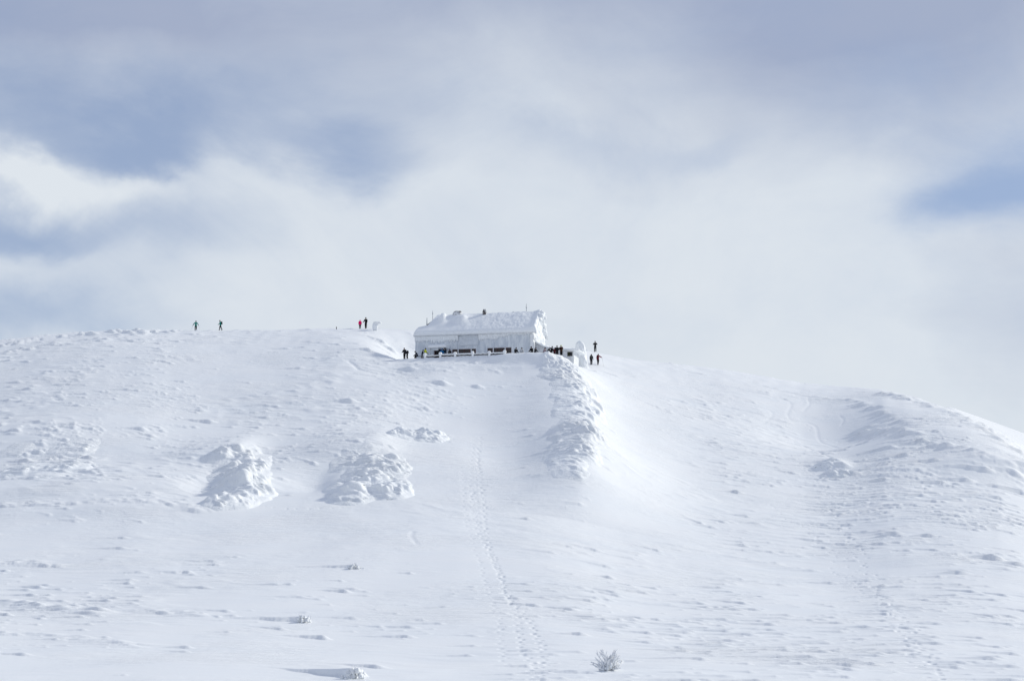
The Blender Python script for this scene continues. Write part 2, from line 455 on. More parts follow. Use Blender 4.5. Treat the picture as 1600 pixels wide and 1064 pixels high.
# drifts that stand out singly in the photograph: px, row of the nose, length, width, height
SPECIAL_ANG = {553: 46, 552: 18, 474: 14, 503: 26}
for px, row, L, W, H in [(293, 895, 3.6, .45, .22), (537, 925, 3.0, .45, .24), (503, 998, 3.6, .40, .24), (822, 811, 1.6, .5, .22),
                         (553, 1058, 6.5, .8, .42), (474, 971, 7.0, .8, .34), (552, 887, 7.0, .7, .26), (640, 896, 1.8, .3, .14),
                         (950, 903, 1.6, .45, .22), (905, 992, 1.9, .45, .20), (95, 884, 3.0, .4, .15), (140, 958, 3.5, .5, .24), (200, 912, 2.2, .35, .16),
                         (315, 960, 2.4, .4, .17), (290, 1012, 1.8, .35, .15), (1160, 853, 2.8, .55, .24), (1262, 1028, 4.5, .5, .18), (1120, 950, 4.2, .4, .15),
                         (1398, 836, 3.0, .8, .45), (1450, 838, 2.6, .7, .34), (1498, 896, 2.8, .7, .3), (1550, 874, 3.4, .9, .5), (1590, 884, 3.4, .8, .4),
                         (1330, 742, 5.0, 1.0, .6), (1316, 728, 4.5, .9, .5), (1378, 917, 1.9, .5, .24), (1545, 1030, 2.2, .5, .2), (1150, 770, 1.6, .7, .4),
                         (130, 706, 5, .8, .45), (112, 725, 5.5, .9, .5), (138, 716, 3, .7, .4), (40, 722, 4, .8, .5), (95, 740, 5, .9, .45), (18, 735, 3, .8, .4),
                         (60, 708, 4.5, .7, .4), (220, 672, 4, .9, .4), (325, 660, 6, .9, .4), (545, 628, 4, 1.0, .55), (560, 640, 3, .9, .4),
                         (1460, 720, 7.5, 0.72, 0.42), (1390, 700, 7.5, 0.72, 0.42), (1415, 712, 6.2, 0.60, 0.48), (1510, 752, 7.5, 0.78, 0.48), (1470, 756, 6.9, 0.72, 0.45),
                         (1380, 750, 5.0, 0.60, 0.36), (1440, 775, 6.2, 0.54, 0.33), (1560, 780, 7.5, 0.72, 0.42), (1595, 772, 8.8, 0.90, 0.60), (1540, 735, 7.5, 0.72, 0.48), (1500, 782, 6.2, 0.54, 0.30),
                         (612, 548, 6, .9, .5), (598, 536, 6, .8, .5), (575, 548, 4, .9, .5), (640, 578, 4, 1.0, .5), (690, 600, 4, 1.1, .55), (665, 640, 3, .8, .4), (745, 605, 2, .8, .4)]:
    x, y = at(px, row)
    drift(x, y, L, W, H, R(SPECIAL_ANG.get(px, 22)), nose=0.35 if px in SPECIAL_ANG and px != 503 else 2.0, steep=0.32 if px in SPECIAL_ANG else .35)
# long ledges of older crust
def ledge(pts, H, W, n=60, jit=0.5):
    P = [at(*q) for q in pts]
    seg = np.cumsum([0] + [math.dist(a, b) for a, b in zip(P[:-1], P[1:])])
    for u in np.linspace(0, seg[-1], n):
        x = np.interp(u, seg, [q[0] for q in P]); y = np.interp(u, seg, [q[1] for q in P])
        drift(x + RNG.normal(0, jit * .5), y + RNG.normal(0, jit), 2.2 + 2.5 * RNG.uniform(), W * (0.6 + RNG.uniform()), H * (0.3 + RNG.uniform()), R(14 + RNG.normal(0, 6)))
ledge([(0, 790), (120, 786), (230, 783), (330, 797)], 0.22, 0.7, 90)
ledge([(0, 878), (95, 884)], 0.20, 0.6, 20)
ledge([(0, 940), (140, 957)], 0.28, 0.7, 26)
ledge([(230, 952), (318, 962)], 0.16, 0.5, 14)
ledge([(0, 990), (120, 996), (220, 1010)], 0.14, 0.6, 22)
ledge([(1045, 850), (1110, 862), (1200, 880), (1275, 893)], 0.14, 0.35, 70, 0.25)
ledge([(1350, 672), (1420, 680), (1480, 700), (1560, 722), (1600, 730)], 0.55, 1.0, 60, 0.9)
ledge([(1000, 942), (1120, 950)], 0.10, 0.4, 22)
ledge([(0, 541), (60, 530), (130, 523), (200, 519.5), (270, 521)], 0.55, 0.9, 45, 0.8)
ledge([(0, 552), (70, 541), (150, 533), (240, 532)], 0.30, 0.7, 30, 1.0)
ledge([(1380, 616), (1440, 632), (1500, 652), (1560, 688), (1600, 712)], 0.45, 0.9, 60, 1.0)
ledge([(1200, 605), (1330, 625), (1400, 655), (1440, 672)], 0.35, 0.9, 30, 0.6)
# footprints
def track(pts, step=1.25, rad=0.15, depth=0.13, off=0.12, jit=0.05):
    depth *= 0.95
    P = [at(*q) for q in pts]
    seg = np.cumsum([0] + [math.dist(a, b) for a, b in zip(P[:-1], P[1:])])
    u, k = 0.0, 0
    while u < seg[-1]:
        x = np.interp(u, seg, [q[0] for q in P]); y = np.interp(u, seg, [q[1] for q in P])
        s = off if k % 2 else -off
        dent(x + s + RNG.normal(0, jit), y + RNG.normal(0, jit), rad * RNG.uniform(.8, 1.2), depth * RNG.uniform(.4, 1.2), 1.7)
        u += step * RNG.uniform(.85, 1.15); k += 1
track([(752, 683), (746, 720), (755, 780), (759, 840), (775, 880), (790, 920), (797, 940), (815, 955), (832, 975), (845, 1005), (852, 1045), (850, 1064)])
track([(740, 688), (736, 740), (736, 790), (746, 830), (770, 870), (783, 900), (788, 930), (805, 950), (810, 985), (815, 1010), (832, 1040), (832, 1064)], depth=.10)
track([(747, 700), (742, 760), (748, 820), (764, 868), (782, 895)], depth=.09)
track([(722, 730), (725, 790), (735, 840), (750, 880), (765, 930), (778, 965), (790, 1040)], depth=.07)
track([(395, 789), (450, 795), (545, 793)], depth=.10, off=.1)
track([(1225, 705), (1290, 760), (1340, 860), (1400, 960), (1440, 1020), (1465, 1064)], depth=.13, off=.3, jit=.2)
track([(1210, 790), (1290, 850), (1360, 930), (1430, 990), (1455, 1050)], depth=.10, off=.4, jit=.4)
track([(1160, 585), (1240, 640), (1275, 680), (1330, 690)], depth=.10, off=.2, jit=.2)
def groove(pts, rad=0.35, depth=0.055):
    P = [at(*q) for q in pts]
    for a, b in zip(P[:-1], P[1:]):
        n = max(2, int(math.dist(a, b) / (rad * 0.7)))
        for q in range(n):
            dent(a[0] + (b[0] - a[0]) * q / n, a[1] + (b[1] - a[1]) * q / n, rad, depth)
def curve(pts, n=8):
    out = []
    Q = [pts[0]] + list(pts) + [pts[-1]]
    for i in range(1, len(Q) - 2):
        p0, p1, p2, p3 = (np.array(q, float) for q in Q[i - 1:i + 3])
        for k in range(n):
            t = k / n
            out.append(tuple(0.5 * ((2 * p1) + (-p0 + p2) * t + (2 * p0 - 5 * p1 + 4 * p2 - p3) * t * t + (-p0 + 3 * p1 - 3 * p2 + p3) * t ** 3)))
    return out + [pts[-1]]
groove(curve([(1180, 636), (1200, 640), (1207, 648), (1195, 660), (1180, 664)]))
groove(curve([(1165, 612), (1210, 620), (1235, 630), (1230, 648), (1240, 658), (1262, 660)]))
groove(curve([(1265, 662), (1275, 668), (1282, 690), (1310, 700)]))
groove(curve([(1262, 620), (1264, 632), (1255, 642)]))
groove(curve([(1312, 650), (1318, 656), (1314, 664)]), .25)
groove(curve([(1240, 690), (1300, 715), (1340, 722)]), .3, .08)
groove(curve([(545, 564), (553, 570), (560, 577), (572, 580)]), .4, .14)
groove(curve([(645, 830), (643, 838), (652, 850)]), .3, .05)

GZ = GZ + LAYER + DENT
def carve(X, Y):
    """wind-carved crust: grain along the wind, faces towards the viewer steepened, in patches"""
    ca, sa = math.cos(R(24)), -math.sin(R(24))
    wx = X + 1.2 * perlin(X / 7, Y / 9, 50); wy = Y + 1.6 * perlin(X / 6, Y / 8, 51)
    a = wx * ca + wy * sa; b = -wx * sa + wy * ca
    n0 = perlin(a / 5.0, b / 2.2, 52)
    n = perlin(a / 4.2, (b + 0.9 * n0) / 1.7, 53) + 0.60 * perlin(a / 2.1, (b + 0.9 * n0) / 0.85, 54)
    n = np.where(n > 0, n, 0.25 * n)
    m = sstep(-0.12, 0.35, perlin(X / 22, Y / 30, 55) + 0.6 * perlin(X / 9, Y / 12, 56))
    return n, m
_n, _m = carve(GX, GY)
_px = 800 + FPX * np.tan(np.clip(GP, R(-37), R(37))) * CP
_row = project(GX, np.maximum(GY, 1), GZ)[1]
def _g(x, y, sx, sy, a): return a * np.exp(-((_px - x) / sx) ** 2 - ((_row - y) / sy) ** 2)
_amp = 0.10 + _g(150, 650, 320, 110, .22) + _g(1450, 740, 230, 100, .16) + _g(560, 610, 170, 45, .20) + _g(1150, 690, 180, 80, .14) + _g(60, 725, 160, 50, .15) - _g(1330, 655, 90, 34, .7) - _g(770, 650, 70, 70, .1) - _g(1000, 640, 70, 60, .1)
_amp = np.clip(_amp, 0.02, 0.5) * (0.12 + 0.88 * _m) * np.clip(0.45 + GR / 300, 0, 1)
_lx, _ly = to_local(GX, GY)
_amp = _amp * sstep(-1, 3, rrect(_lx, _ly, -2, HL + 6, -8, HD + 3, 2))
_amp = _amp * sstep(30, 60, GR) * sstep(340, 300, GR)
GZ = GZ + _n * _amp

def grid_mesh(name, X, Y, Z, material, wrap=False, smooth=True):
    ny, nx = X.shape
    me = bpy.data.meshes.new(name)
    co = np.stack([X, Y, Z], -1).reshape(-1, 3).astype(np.float32)
    idx = np.arange(ny * nx).reshape(ny, nx)
    if wrap: idx = np.concatenate([idx, idx[:, :1]], 1)
    q = np.stack([idx[:-1, :-1], idx[:-1, 1:], idx[1:, 1:], idx[1:, :-1]], -1).reshape(-1, 4)
    me.vertices.add(len(co)); me.vertices.foreach_set('co', co.ravel())
    me.loops.add(q.size); me.loops.foreach_set('vertex_index', q.ravel().astype(np.int32))
    me.polygons.add(len(q)); me.polygons.foreach_set('loop_start', np.arange(0, q.size, 4, dtype=np.int32))
    me.polygons.foreach_set('loop_total', np.full(len(q), 4, dtype=np.int32))
    me.polygons.foreach_set('use_smooth', np.full(len(q), smooth, dtype=bool))
    me.materials.append(material)
    me.update(calc_edges=True)
    return me
def put(name, me, parent=None, loc=None, rz=None):
    o = bpy.data.objects.new(name, me); COL.objects.link(o)
    if parent is not None: o.parent = parent
    if loc is not None: o.location = loc
    if rz is not None: o.rotation_euler = (0, 0, rz)
    return o
def tag(o, label=None, cat=None, group=None, kind=None):
    if label: o['label'] = label
    if cat: o['category'] = cat
    if group: o['group'] = group
    if kind: o['kind'] = kind
    return o
# faces wind so that normals point up: phi grows clockwise, so flip columns
snow_field = put('snow_slope', grid_mesh('snow_slope', GX[:, ::-1], GY[:, ::-1], GZ[:, ::-1], SNOW, wrap=True))
tag(snow_field, kind='structure')

# the farther ridge that shows at the right edge
fx = np.linspace(60, 330, 160); fy = np.linspace(330, 560, 90)
FX, FY = np.meshgrid(fx, fy)
crx = 800 + FPX * FX / FY * CP
crest_row = np.interp(crx, [1380, 1480, 1547, 1600, 1750, 2100], [650, 640, 663, 682, 740, 850])
FZ = 430 * T_row(crest_row) - ((FY - 430) / 42) ** 2 * 3.0 - 0.02 * np.abs(FY - 430) + 0.4 * perlin(FX / 20, FY / 20, 40)
far = put('far_ridge', grid_mesh('far_ridge', FX, FY, FZ, SNOW)); tag(far, kind='structure')
# ------------------------------------------------------------------ rime-covered outcrops
def outcrop(name, label, lobes, nscale, ang=34, res=0.075, smin=(0.8, 0.13, 0.05), smax=(3.0, 0.40, 0.30), cat='rock', group=None, seed=0, kp=1.35, patchy=0.0, wp=0.5, soft=0.35, tails=None, domes=None):
    rg = np.random.default_rng(100 + seed)
    L = []
    for px, row, rl, rr, rn, rf, h in lobes:
        x, y = at(px, row)
        L.append((x, y + rn * 0.8, rl, rr, rn, rf, h))
    x0 = min(q[0] - 2.0 * q[2] for q in L); x1 = max(q[0] + 2.0 * q[3] for q in L)
    y0 = min(q[1] - 2.0 * q[4] for q in L); y1 = max(q[1] + 1.7 * q[5] for q in L)
    xs = np.arange(x0, x1, res); ys = np.arange(y0, y1, res * 1.4)
    X, Y = np.meshgrid(xs, ys)
    B = np.zeros_like(X)
    wxx = X + 0.35 * perlin(X / 1.3, Y / 1.6, 61 + seed); wyy = Y + 0.5 * perlin(X / 1.6, Y / 1.9, 62 + seed)
    for q in L:
        B = np.maximum(B, bump_val(wxx, wyy, q, kp)) + 0.25 * np.minimum(B, bump_val(wxx, wyy, q, kp))
    B = B * (1 + 0.22 * perlin(X / 1.1, Y / 1.4, 63 + seed))
    if domes:                                  # knobs of ice-plastered rock of very different sizes
        n_d, r0, r1, hd = domes
        cd = np.argwhere(B > 0.30 * B.max()); wd = B[tuple(cd.T)]; wd = wd / wd.sum()
        for k in rg.choice(len(cd), n_d, p=wd):
            j, i = cd[k]; f = rg.uniform() ** 1.8; rr = r0 + (r1 - r0) * f
            dx = X - X[j, i]; dy = (Y - Y[j, i])
            q = np.hypot(dx / np.where(dx < 0, 1.7, .8), dy / np.where(dy < 0, .7, 1.6)) / rr
            B = np.maximum(B, B + hd * (0.35 + .65 * f) * rg.uniform(.6, 1.2) * np.exp(-q ** 2.6))
    base = ground_z(X, Y)
    S = np.zeros_like(X)
    cand = np.argwhere(B > 0.10 * B.max())
    wgt = B[tuple(cand.T)] ** wp; wgt /= wgt.sum()
    for k in rg.choice(len(cand), nscale, p=wgt):
        j, i = cand[k]; x, y = X[j, i], Y[j, i]
        if patchy and perlin(np.array([x / 2.6]), np.array([y / 4.0]), 68 + seed)[0] < patchy * rg.uniform(-.6, .45): continue
        f = rg.uniform() ** 1.6
        l, w, h = (smin[m] + (smax[m] - smin[m]) * f for m in range(3))
        h *= rg.uniform(.6, 1.2)
        rad = max(l, w * 1.4) + 0.1
        i0, i1 = max(0, int((x - rad - x0) / res)), int((x + rad - x0) / res) + 1
        j0, j1 = max(0, int((y - rad - y0) / (res * 1.4))), int((y + rad - y0) / (res * 1.4)) + 1
        sl = (slice(j0, j1), slice(i0, i1))
        hh = drift_profile(X[sl] - x, Y[sl] - y, l, w, h, R(ang + 12 * rg.standard_normal()), nose=2.4, steep=0.6)
        S[sl] = np.maximum(S[sl], hh)
    if tails:                                  # long wind tails that start at the crest and run off to the left
        n_t, tl, tw, th_ = tails
        w2 = B[tuple(cand.T)] ** 1.5; w2 /= w2.sum()
        for k in rg.choice(len(cand), n_t, p=w2):
            j, i = cand[k]; x, y = X[j, i], Y[j, i]
            f = rg.uniform(.45, 1.0)
            hh = drift_profile(X - x, Y - y, tl * f, tw * rg.uniform(.6, 1.1), th_ * rg.uniform(.5, 1.1), R(20 + 7 * rg.standard_normal()), nose=1.6, steep=.5)
            S = np.maximum(S, hh)
    S = S * sstep(0.0, soft, B) + 0.06 * perlin(X / 0.45, Y / 0.6, 66 + seed) * sstep(0.05, 0.4, B)
    gy, gx = np.gradient(base + B, res * 1.4, res)
    nl = np.sqrt(gx ** 2 + gy ** 2 + 1)
    sink = -0.30 * (1 - sstep(0.0, 0.22, B))
    PX = X - gx / nl * S + 0.25 * S; PY = Y - gy / nl * S; PZ = base + B + S / nl + sink
    ed = np.zeros_like(X, bool); ed[0, :] = ed[-1, :] = ed[:, 0] = ed[:, -1] = True
    PZ = np.where(ed, base - 0.8, PZ)
    cx, cy = float(np.mean([q[0] for q in L])), float(min(q[1] for q in L)); cz = gz(cx, cy)
    me = grid_mesh(name, PX - cx, PY - cy, PZ - cz, RIMEROCK)
    o = put(name, me, loc=(cx, cy, cz))
    tag(o, label, cat, group)
    return o
G_OUT = 'rime covered outcrops on the slope'
outcrop('rime_outcrop', 'tall rime crusted rock outcrop with shaded left side, leftmost of the two big ones',
        [(338, 794, 1.8, 1.6, 1.8, 4.5, .55), (362, 792, 2.6, 1.9, 2.0, 5.5, .72), (385, 782, 2.8, 1.8, 2.2, 6.0, .76), (378, 765, 3.8, 1.9, 2.4, 7.0, .68), (388, 745, 4.0, 1.4, 2.6, 8, .62), (372, 728, 3.6, 1.6, 2.6, 8, .4)], 420, domes=(22, .35, 1.3, .62), res=.09, seed=1, kp=.95, smin=(.8, .12, .05), smax=(3.2, .36, .34), patchy=1.0, wp=1.5, soft=.45, tails=(46, 5.5, .75, .45), group=G_OUT)
outcrop('rime_outcrop', 'wide two-lobed rime crusted outcrop between the tall outcrop and the footprint track',
        [(550, 786, 2.2, 1.7, 1.8, 7.0, .68), (522, 768, 1.4, 1.6, 1.6, 5, .30), (582, 770, 3.8, 1.8, 2.0, 9.0, .55), (616, 778, 2.6, 1.5, 1.6, 6.0, .66), (602, 748, 4.0, 2.2, 2.8, 8, .55), (560, 735, 4.6, 2.4, 2.8, 9, .25)], 560, domes=(32, .35, 1.4, .50), res=.09, seed=2, kp=.95, smin=(.8, .12, .05), smax=(3.2, .36, .32), patchy=1.0, wp=1.3, soft=.4, tails=(70, 6.0, .75, .40), group=G_OUT)
outcrop('rime_outcrop', 'low rime ledge uphill of the footprint track, below the left part of the hut',
        [(632, 686, 2.6, 1.6, 1.4, 5, .26), (678, 690, 2.6, 1.4, 1.4, 5, .55), (655, 685, 3, 1.6, 1.4, 5, .30)], 200, domes=(16, .3, 1.0, .45), seed=3, kp=.9, tails=(20, 4.0, .6, .3), patchy=.6, soft=.4, group=G_OUT)
outcrop('rime_outcrop', 'long rib of rime feathers running down the slope from the right corner of the terrace',
        [(905, 750, 4.0, 1.5, 3.4, 9, .26), (925, 722, 4.5, 1.3, 3.0, 10, .42), (892, 720, 4.0, 2.0, 3, 9, .18), (934, 690, 4.5, 1.3, 3, 11, .5),
         (902, 682, 4.0, 2.2, 3, 10, .22), (932, 655, 4.5, 1.4, 3, 11, .45), (895, 652, 4.0, 2.2, 3, 10, .2), (918, 622, 4.5, 1.5, 3, 10, .4), (880, 625, 3.6, 2.2, 3, 8, .16), (900, 598, 4.4, 1.6, 2.4, 8, .4), (872, 592, 3.6, 2.0, 2, 7, .2)],
        1900, ang=44, res=0.105, domes=(22, .4, 1.4, .40), seed=4, tails=(50, 6.0, .8, .40), smin=(1.0, 0.14, 0.05), smax=(5.0, 0.48, 0.50), group=G_OUT, kp=0.85, patchy=1.1, wp=1.5, soft=.6)
outcrop('rime_outcrop', 'low wind-carved rime hummocks at the far left edge of the slope',
        [(28, 742, 4, 2.4, 1.6, 6, .45), (100, 738, 4, 2.2, 1.6, 6, .45), (70, 748, 3.6, 2.4, 1.4, 5, .3), (118, 712, 4.4, 2, 1.6, 6, .35), (20, 715, 4, 2.4, 1.6, 5, .25)], 70, res=.14, ang=24, seed=5, tails=(46, 8.0, .6, .36), smin=(1.0, .18, .06), smax=(4.5, .5, .34), patchy=.7, kp=.9, soft=.5, group=G_OUT)
outcrop('rime_outcrop', 'single small rime crusted rock below the bowl at the right',
        [(1318, 745, 2.4, 1.1, 1.2, 3, .6), (1300, 730, 2.6, 1.4, 1.2, 3, .4)], 150, kp=.95, soft=.4, ang=30, seed=6, group=G_OUT)
# rime fins leaning out over the terrace corner
outcrop('rime_outcrop', 'overhanging rime fins at the right corner of the terrace, below the annex',
        [(862, 574, 1.4, .8, 1.2, 4.0, .36), (877, 580, 1.2, .8, 1.2, 4.0, .42), (891, 585, 1.2, .8, 1.2, 4.0, .38), (904, 592, 1.2, .8, 1.2, 4.0, .28)], 420, ang=50, res=0.07, seed=7, smin=(0.8, .14, .08), smax=(3.2, .36, .55), group=G_OUT, kp=.95, patchy=.6, soft=.45)
# ------------------------------------------------------------------ mesh helpers
class MB:
    def __init__(s): s.v, s.f = [], []
    def add(s, vs, fs):
        o = len(s.v); s.v += [tuple(map(float, q)) for q in vs]; s.f += [tuple(o + i for i in f) for f in fs]
        return s
    def box(s, x0, x1, y0, y1, z0, z1):
        return s.add([(x0, y0, z0), (x1, y0, z0), (x1, y1, z0), (x0, y1, z0), (x0, y0, z1), (x1, y0, z1), (x1, y1, z1), (x0, y1, z1)],
                     [(0, 3, 2, 1), (4, 5, 6, 7), (0, 1, 5, 4), (1, 2, 6, 5), (2, 3, 7, 6), (3, 0, 4, 7)])
    def tube(s, pts, rads, n=6, cap=True):
        pts = [Vector(q) for q in pts]
        if not hasattr(rads, '__len__'): rads = [rads] * len(pts)
        rings = []
        for i, q in enumerate(pts):
            d = (pts[min(i + 1, len(pts) - 1)] - pts[max(i - 1, 0)]).normalized()
            a = d.cross(Vector((0, 0, 1)) if abs(d.z) < .9 else Vector((1, 0, 0))).normalized(); c = d.cross(a)
            rings.append([q + (a * math.cos(2 * math.pi * k / n) + c * math.sin(2 * math.pi * k / n)) * rads[i] for k in range(n)])
        vs = [v for r in rings for v in r]; fs = []
        for i in range(len(pts) - 1):
            for k in range(n):
                fs.append((i * n + k, (i + 1) * n + k, (i + 1) * n + (k + 1) % n, i * n + (k + 1) % n))
        if cap: fs += [tuple(range(n)), tuple(reversed(range((len(pts) - 1) * n, len(pts) * n)))]
        return s.add(vs, fs)
    def blob(s, c, r, seg=10, rings=7, rough=0.0, rg=random, sq=1.0):
        """lumpy ball; sq<1 makes it boxier"""
        vs, fs = [], []
        ph = [rg.uniform(0, 6.28) for _ in range(6)]
        for j in range(rings + 1):
            th = math.pi * j / rings
            for i in range(seg):
                p = 2 * math.pi * i / seg
                d = [math.sin(th) * math.cos(p), math.sin(th) * math.sin(p), math.cos(th)]
                d = [math.copysign(abs(q) ** sq, q) for q in d]
                k = 1 + rough * (math.sin(3 * d[0] + ph[0]) * math.sin(4 * d[1] + ph[1]) + 0.6 * math.sin(7 * d[2] + ph[2]) * math.sin(6 * d[0] + ph[3]) + 0.4 * math.sin(11 * d[1] + ph[4]) * math.sin(9 * d[2] + ph[5]))
                vs.append((c[0] + d[0] * r[0] * k, c[1] + d[1] * r[1] * k, c[2] + d[2] * r[2] * k))
        for j in range(rings):
            for i in range(seg):
                fs.append((j * seg + i, (j + 1) * seg + i, (j + 1) * seg + (i + 1) % seg, j * seg + (i + 1) % seg))
        return s.add(vs, fs)
    def mesh(s, name, material, smooth=False):
        me = bpy.data.meshes.new(name); me.from_pydata(s.v, [], s.f); me.materials.append(material)
        if smooth: me.polygons.foreach_set('use_smooth', [True] * len(me.polygons))
        me.update(); return me
    def build(s, name, material, parent=None, loc=None, rz=None, smooth=False):
        return put(name, s.mesh(name, material, smooth), parent, loc, rz)
def empty(name, loc, rz=0.0):
    o = bpy.data.objects.new(name, None); COL.objects.link(o); o.location = loc; o.rotation_euler = (0, 0, rz)
    o.empty_display_size = 0.3
    return o

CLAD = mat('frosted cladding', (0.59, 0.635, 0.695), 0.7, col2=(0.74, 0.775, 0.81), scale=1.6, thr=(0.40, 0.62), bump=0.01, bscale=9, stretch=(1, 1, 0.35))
PANEL = mat('frosted shutter', (0.59, 0.63, 0.685), 0.7, col2=(0.68, 0.715, 0.76), scale=2.0)
FRAME = mat('dark red window frame', (0.095, 0.026, 0.030), 0.5, var=0.5, scale=3)
GLASS = mat('dark window glass', (0.012, 0.014, 0.020), 0.08)
POST = mat('frosted white post', (0.72, 0.74, 0.77), 0.7, var=.12, scale=6)
STONE = mat('dark chimney stone', (0.085, 0.075, 0.07), 0.9, col2=(0.66, 0.69, 0.72), scale=3.2, thr=(0.50, 0.60), bump=0.05, bscale=6)
STONE2 = mat('frosted chimney stone', (0.50, 0.51, 0.53), 0.9, col2=(0.78, 0.80, 0.83), scale=2.2, thr=(0.42, 0.58), bump=0.05, bscale=5)
METAL = mat('weathered steel', (0.20, 0.21, 0.23), 0.5, col2=(0.55, 0.58, 0.62), scale=5, metal=0.3)
DARKW = mat('dark stained wood', (0.035, 0.028, 0.026), 0.7, var=0.4, scale=4)
DARKIN = mat('dark doorway', (0.02, 0.02, 0.024), 0.8)
BOARDW = mat('roof boards', (0.12, 0.10, 0.09), 0.8, var=.3)

HZ = ZP - 0.05
hut = empty('mountain_hut', (FL[0], FL[1], HZ), -TH)
tag(hut, 'long snow-buried mountain hut with pale ribbed front and thick rime on its roof', 'hut')
def wall_loc(px, row, ly=0.0):
    """photograph pixel -> (x, z) on the hut plane y = ly"""
    o = np.array([FL[0] + ly * EY[0], FL[1] + ly * EY[1]])
    d = ray_point(px, row, 1.0)
    k = (o @ EY) / (d.x * EY[0] + d.y * EY[1])
    q = d * k
    return (q.x - FL[0]) * EX[0] + (q.y - FL[1]) * EX[1], q.z - HZ
EAVE = wall_loc(740, 519)[1]
RIDGE = EAVE + 3.75
def wall_panel(mb, x0, x1, z0, z1, y=0.0, pitch=0.30, dep=0.035):
    """ribbed boards: board faces with recessed joints"""
    n = max(1, int(round((x1 - x0) / pitch))); w = (x1 - x0) / n
    prof = []
    for i in range(n):
        a = x0 + i * w
        prof += [(a, y), (a + w * .72, y), (a + w * .78, y + dep), (a + w * .94, y + dep)]
    prof.append((x1, y))
    vs = [(px, py, z0) for px, py in prof] + [(px, py, z1) for px, py in prof]; k = len(prof)
    mb.add(vs, [(i, i + 1, k + i + 1, k + i) for i in range(k - 1)])
# openings in the front wall
wx0, wz0 = wall_loc(707, 554.5); wx1, wz1 = wall_loc(743.5, 545.0)
vx0, vz0 = wall_loc(762, 552.0); vx1, vz1 = wall_loc(799, 543.3)
wz0 -= 0.1; vz0 = wz0 + .02; vz1 = wz1 + .03
dx0, _ = wall_loc(679, 550); dx1, _ = wall_loc(697.5, 550); dz1 = wall_loc(688, 545.0)[1]
sx0, sz0 = wall_loc(717.5, 540); sx1, _ = wall_loc(746.5, 540)
sz1 = EAVE - 0.25
front = MB()
xs = [0, dx0, dx1, wx0, wx1, vx0, vx1, HL]
for a, b_ in ((0, dx0), (dx1, wx0), (wx1, vx0), (vx1, HL)): wall_panel(front, a, b_, -1.0, EAVE)
wall_panel(front, dx0, dx1, dz1, EAVE)
wall_panel(front, wx0, wx1, -1.0, wz0); wall_panel(front, wx0, wx1, wz1, EAVE)
wall_panel(front, vx0, vx1, -1.0, vz0); wall_panel(front, vx0, vx1, vz1, EAVE)
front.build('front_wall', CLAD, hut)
def side_wall(x, gable, nm):
    m = MB()
    if gable: m.add([(x, 0, -1), (x, HD, -1), (x, HD, EAVE), (x, HD / 2, RIDGE - .1), (x, 0, EAVE)], [(0, 1, 2, 3, 4)])
    else: m.add([(x, 0, -1), (x, HD, -1), (x, HD, EAVE), (x, 0, EAVE)], [(3, 2, 1, 0)])
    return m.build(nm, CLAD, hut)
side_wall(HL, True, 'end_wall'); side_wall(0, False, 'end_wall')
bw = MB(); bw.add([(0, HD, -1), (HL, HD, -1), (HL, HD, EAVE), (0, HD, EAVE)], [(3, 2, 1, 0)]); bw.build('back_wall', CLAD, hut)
# shutter panel under the eave
sp = MB()
nb = 4
for i in range(1):
    sp.box(sx0, sx1, -0.10, -0.02, sz0, sz1)
shut = sp.build('shutter', PANEL, hut)
sf = MB()
for a in (sx0 - .07, sx1 - .05): sf.box(a, a + .12, -.16, -.101, sz0 - .05, sz1 + .05)
sf.box(sx0 + .06, sx1 - .06, -.15, -.101, sz1 - .08, sz1 + .05); sf.box(sx0 + .06, sx1 - .06, -.13, -.101, (sz0 + sz1) / 2 - .04, (sz0 + sz1) / 2 + .04)
sf.build('shutter_frame', METAL if False else PANEL, shut)
# window bands: each window with frame and panes
def window(x0, x1, z0, z1, npane, post_at=()):
    f = MB(); t = .09
    f.box(x0, x1, -.06, .16, z0, z0 + t); f.box(x0, x1, -.06, .16, z1 - t, z1)
    f.box(x0, x0 + t, -.06, .16, z0 + t, z1 - t); f.box(x1 - t, x1, -.06, .16, z0 + t, z1 - t)
    w = (x1 - x0) / npane
    for i in range(1, npane): f.box(x0 + i * w - .05, x0 + i * w + .05, -.055, .155, z0 + t, z1 - t)
    f.box(x0 + t, x1 - t, -.03, .12, z0 + (z1 - z0) * .60, z0 + (z1 - z0) * .60 + .06)
    wf = f.build('window', FRAME, hut)
    for i in range(npane):
        a = x0 + i * w + .05; b_ = x0 + (i + 1) * w - .05
        MB().box(a, b_, .06, .08, z0 + t, z1 - t).build('pane', GLASS, wf)
    s = MB(); s.box(x0 - .1, x1 + .1, -.22, -.062, z0 - .14, z0 - .01)
    s.build('sill', POST, wf)
    for q in post_at:
        MB().box(q - .08, q + .08, -.10, -.061, z0, z1).build('mullion', POST, wf)
window(wx0, wx1, wz0, wz1, 4, [wall_loc(716, 550)[0], wall_loc(736.5, 550)[0]])
window(vx0, vx1, vz0, vz1, 5, [wall_loc(771, 548)[0], wall_loc(789.5, 548)[0]])
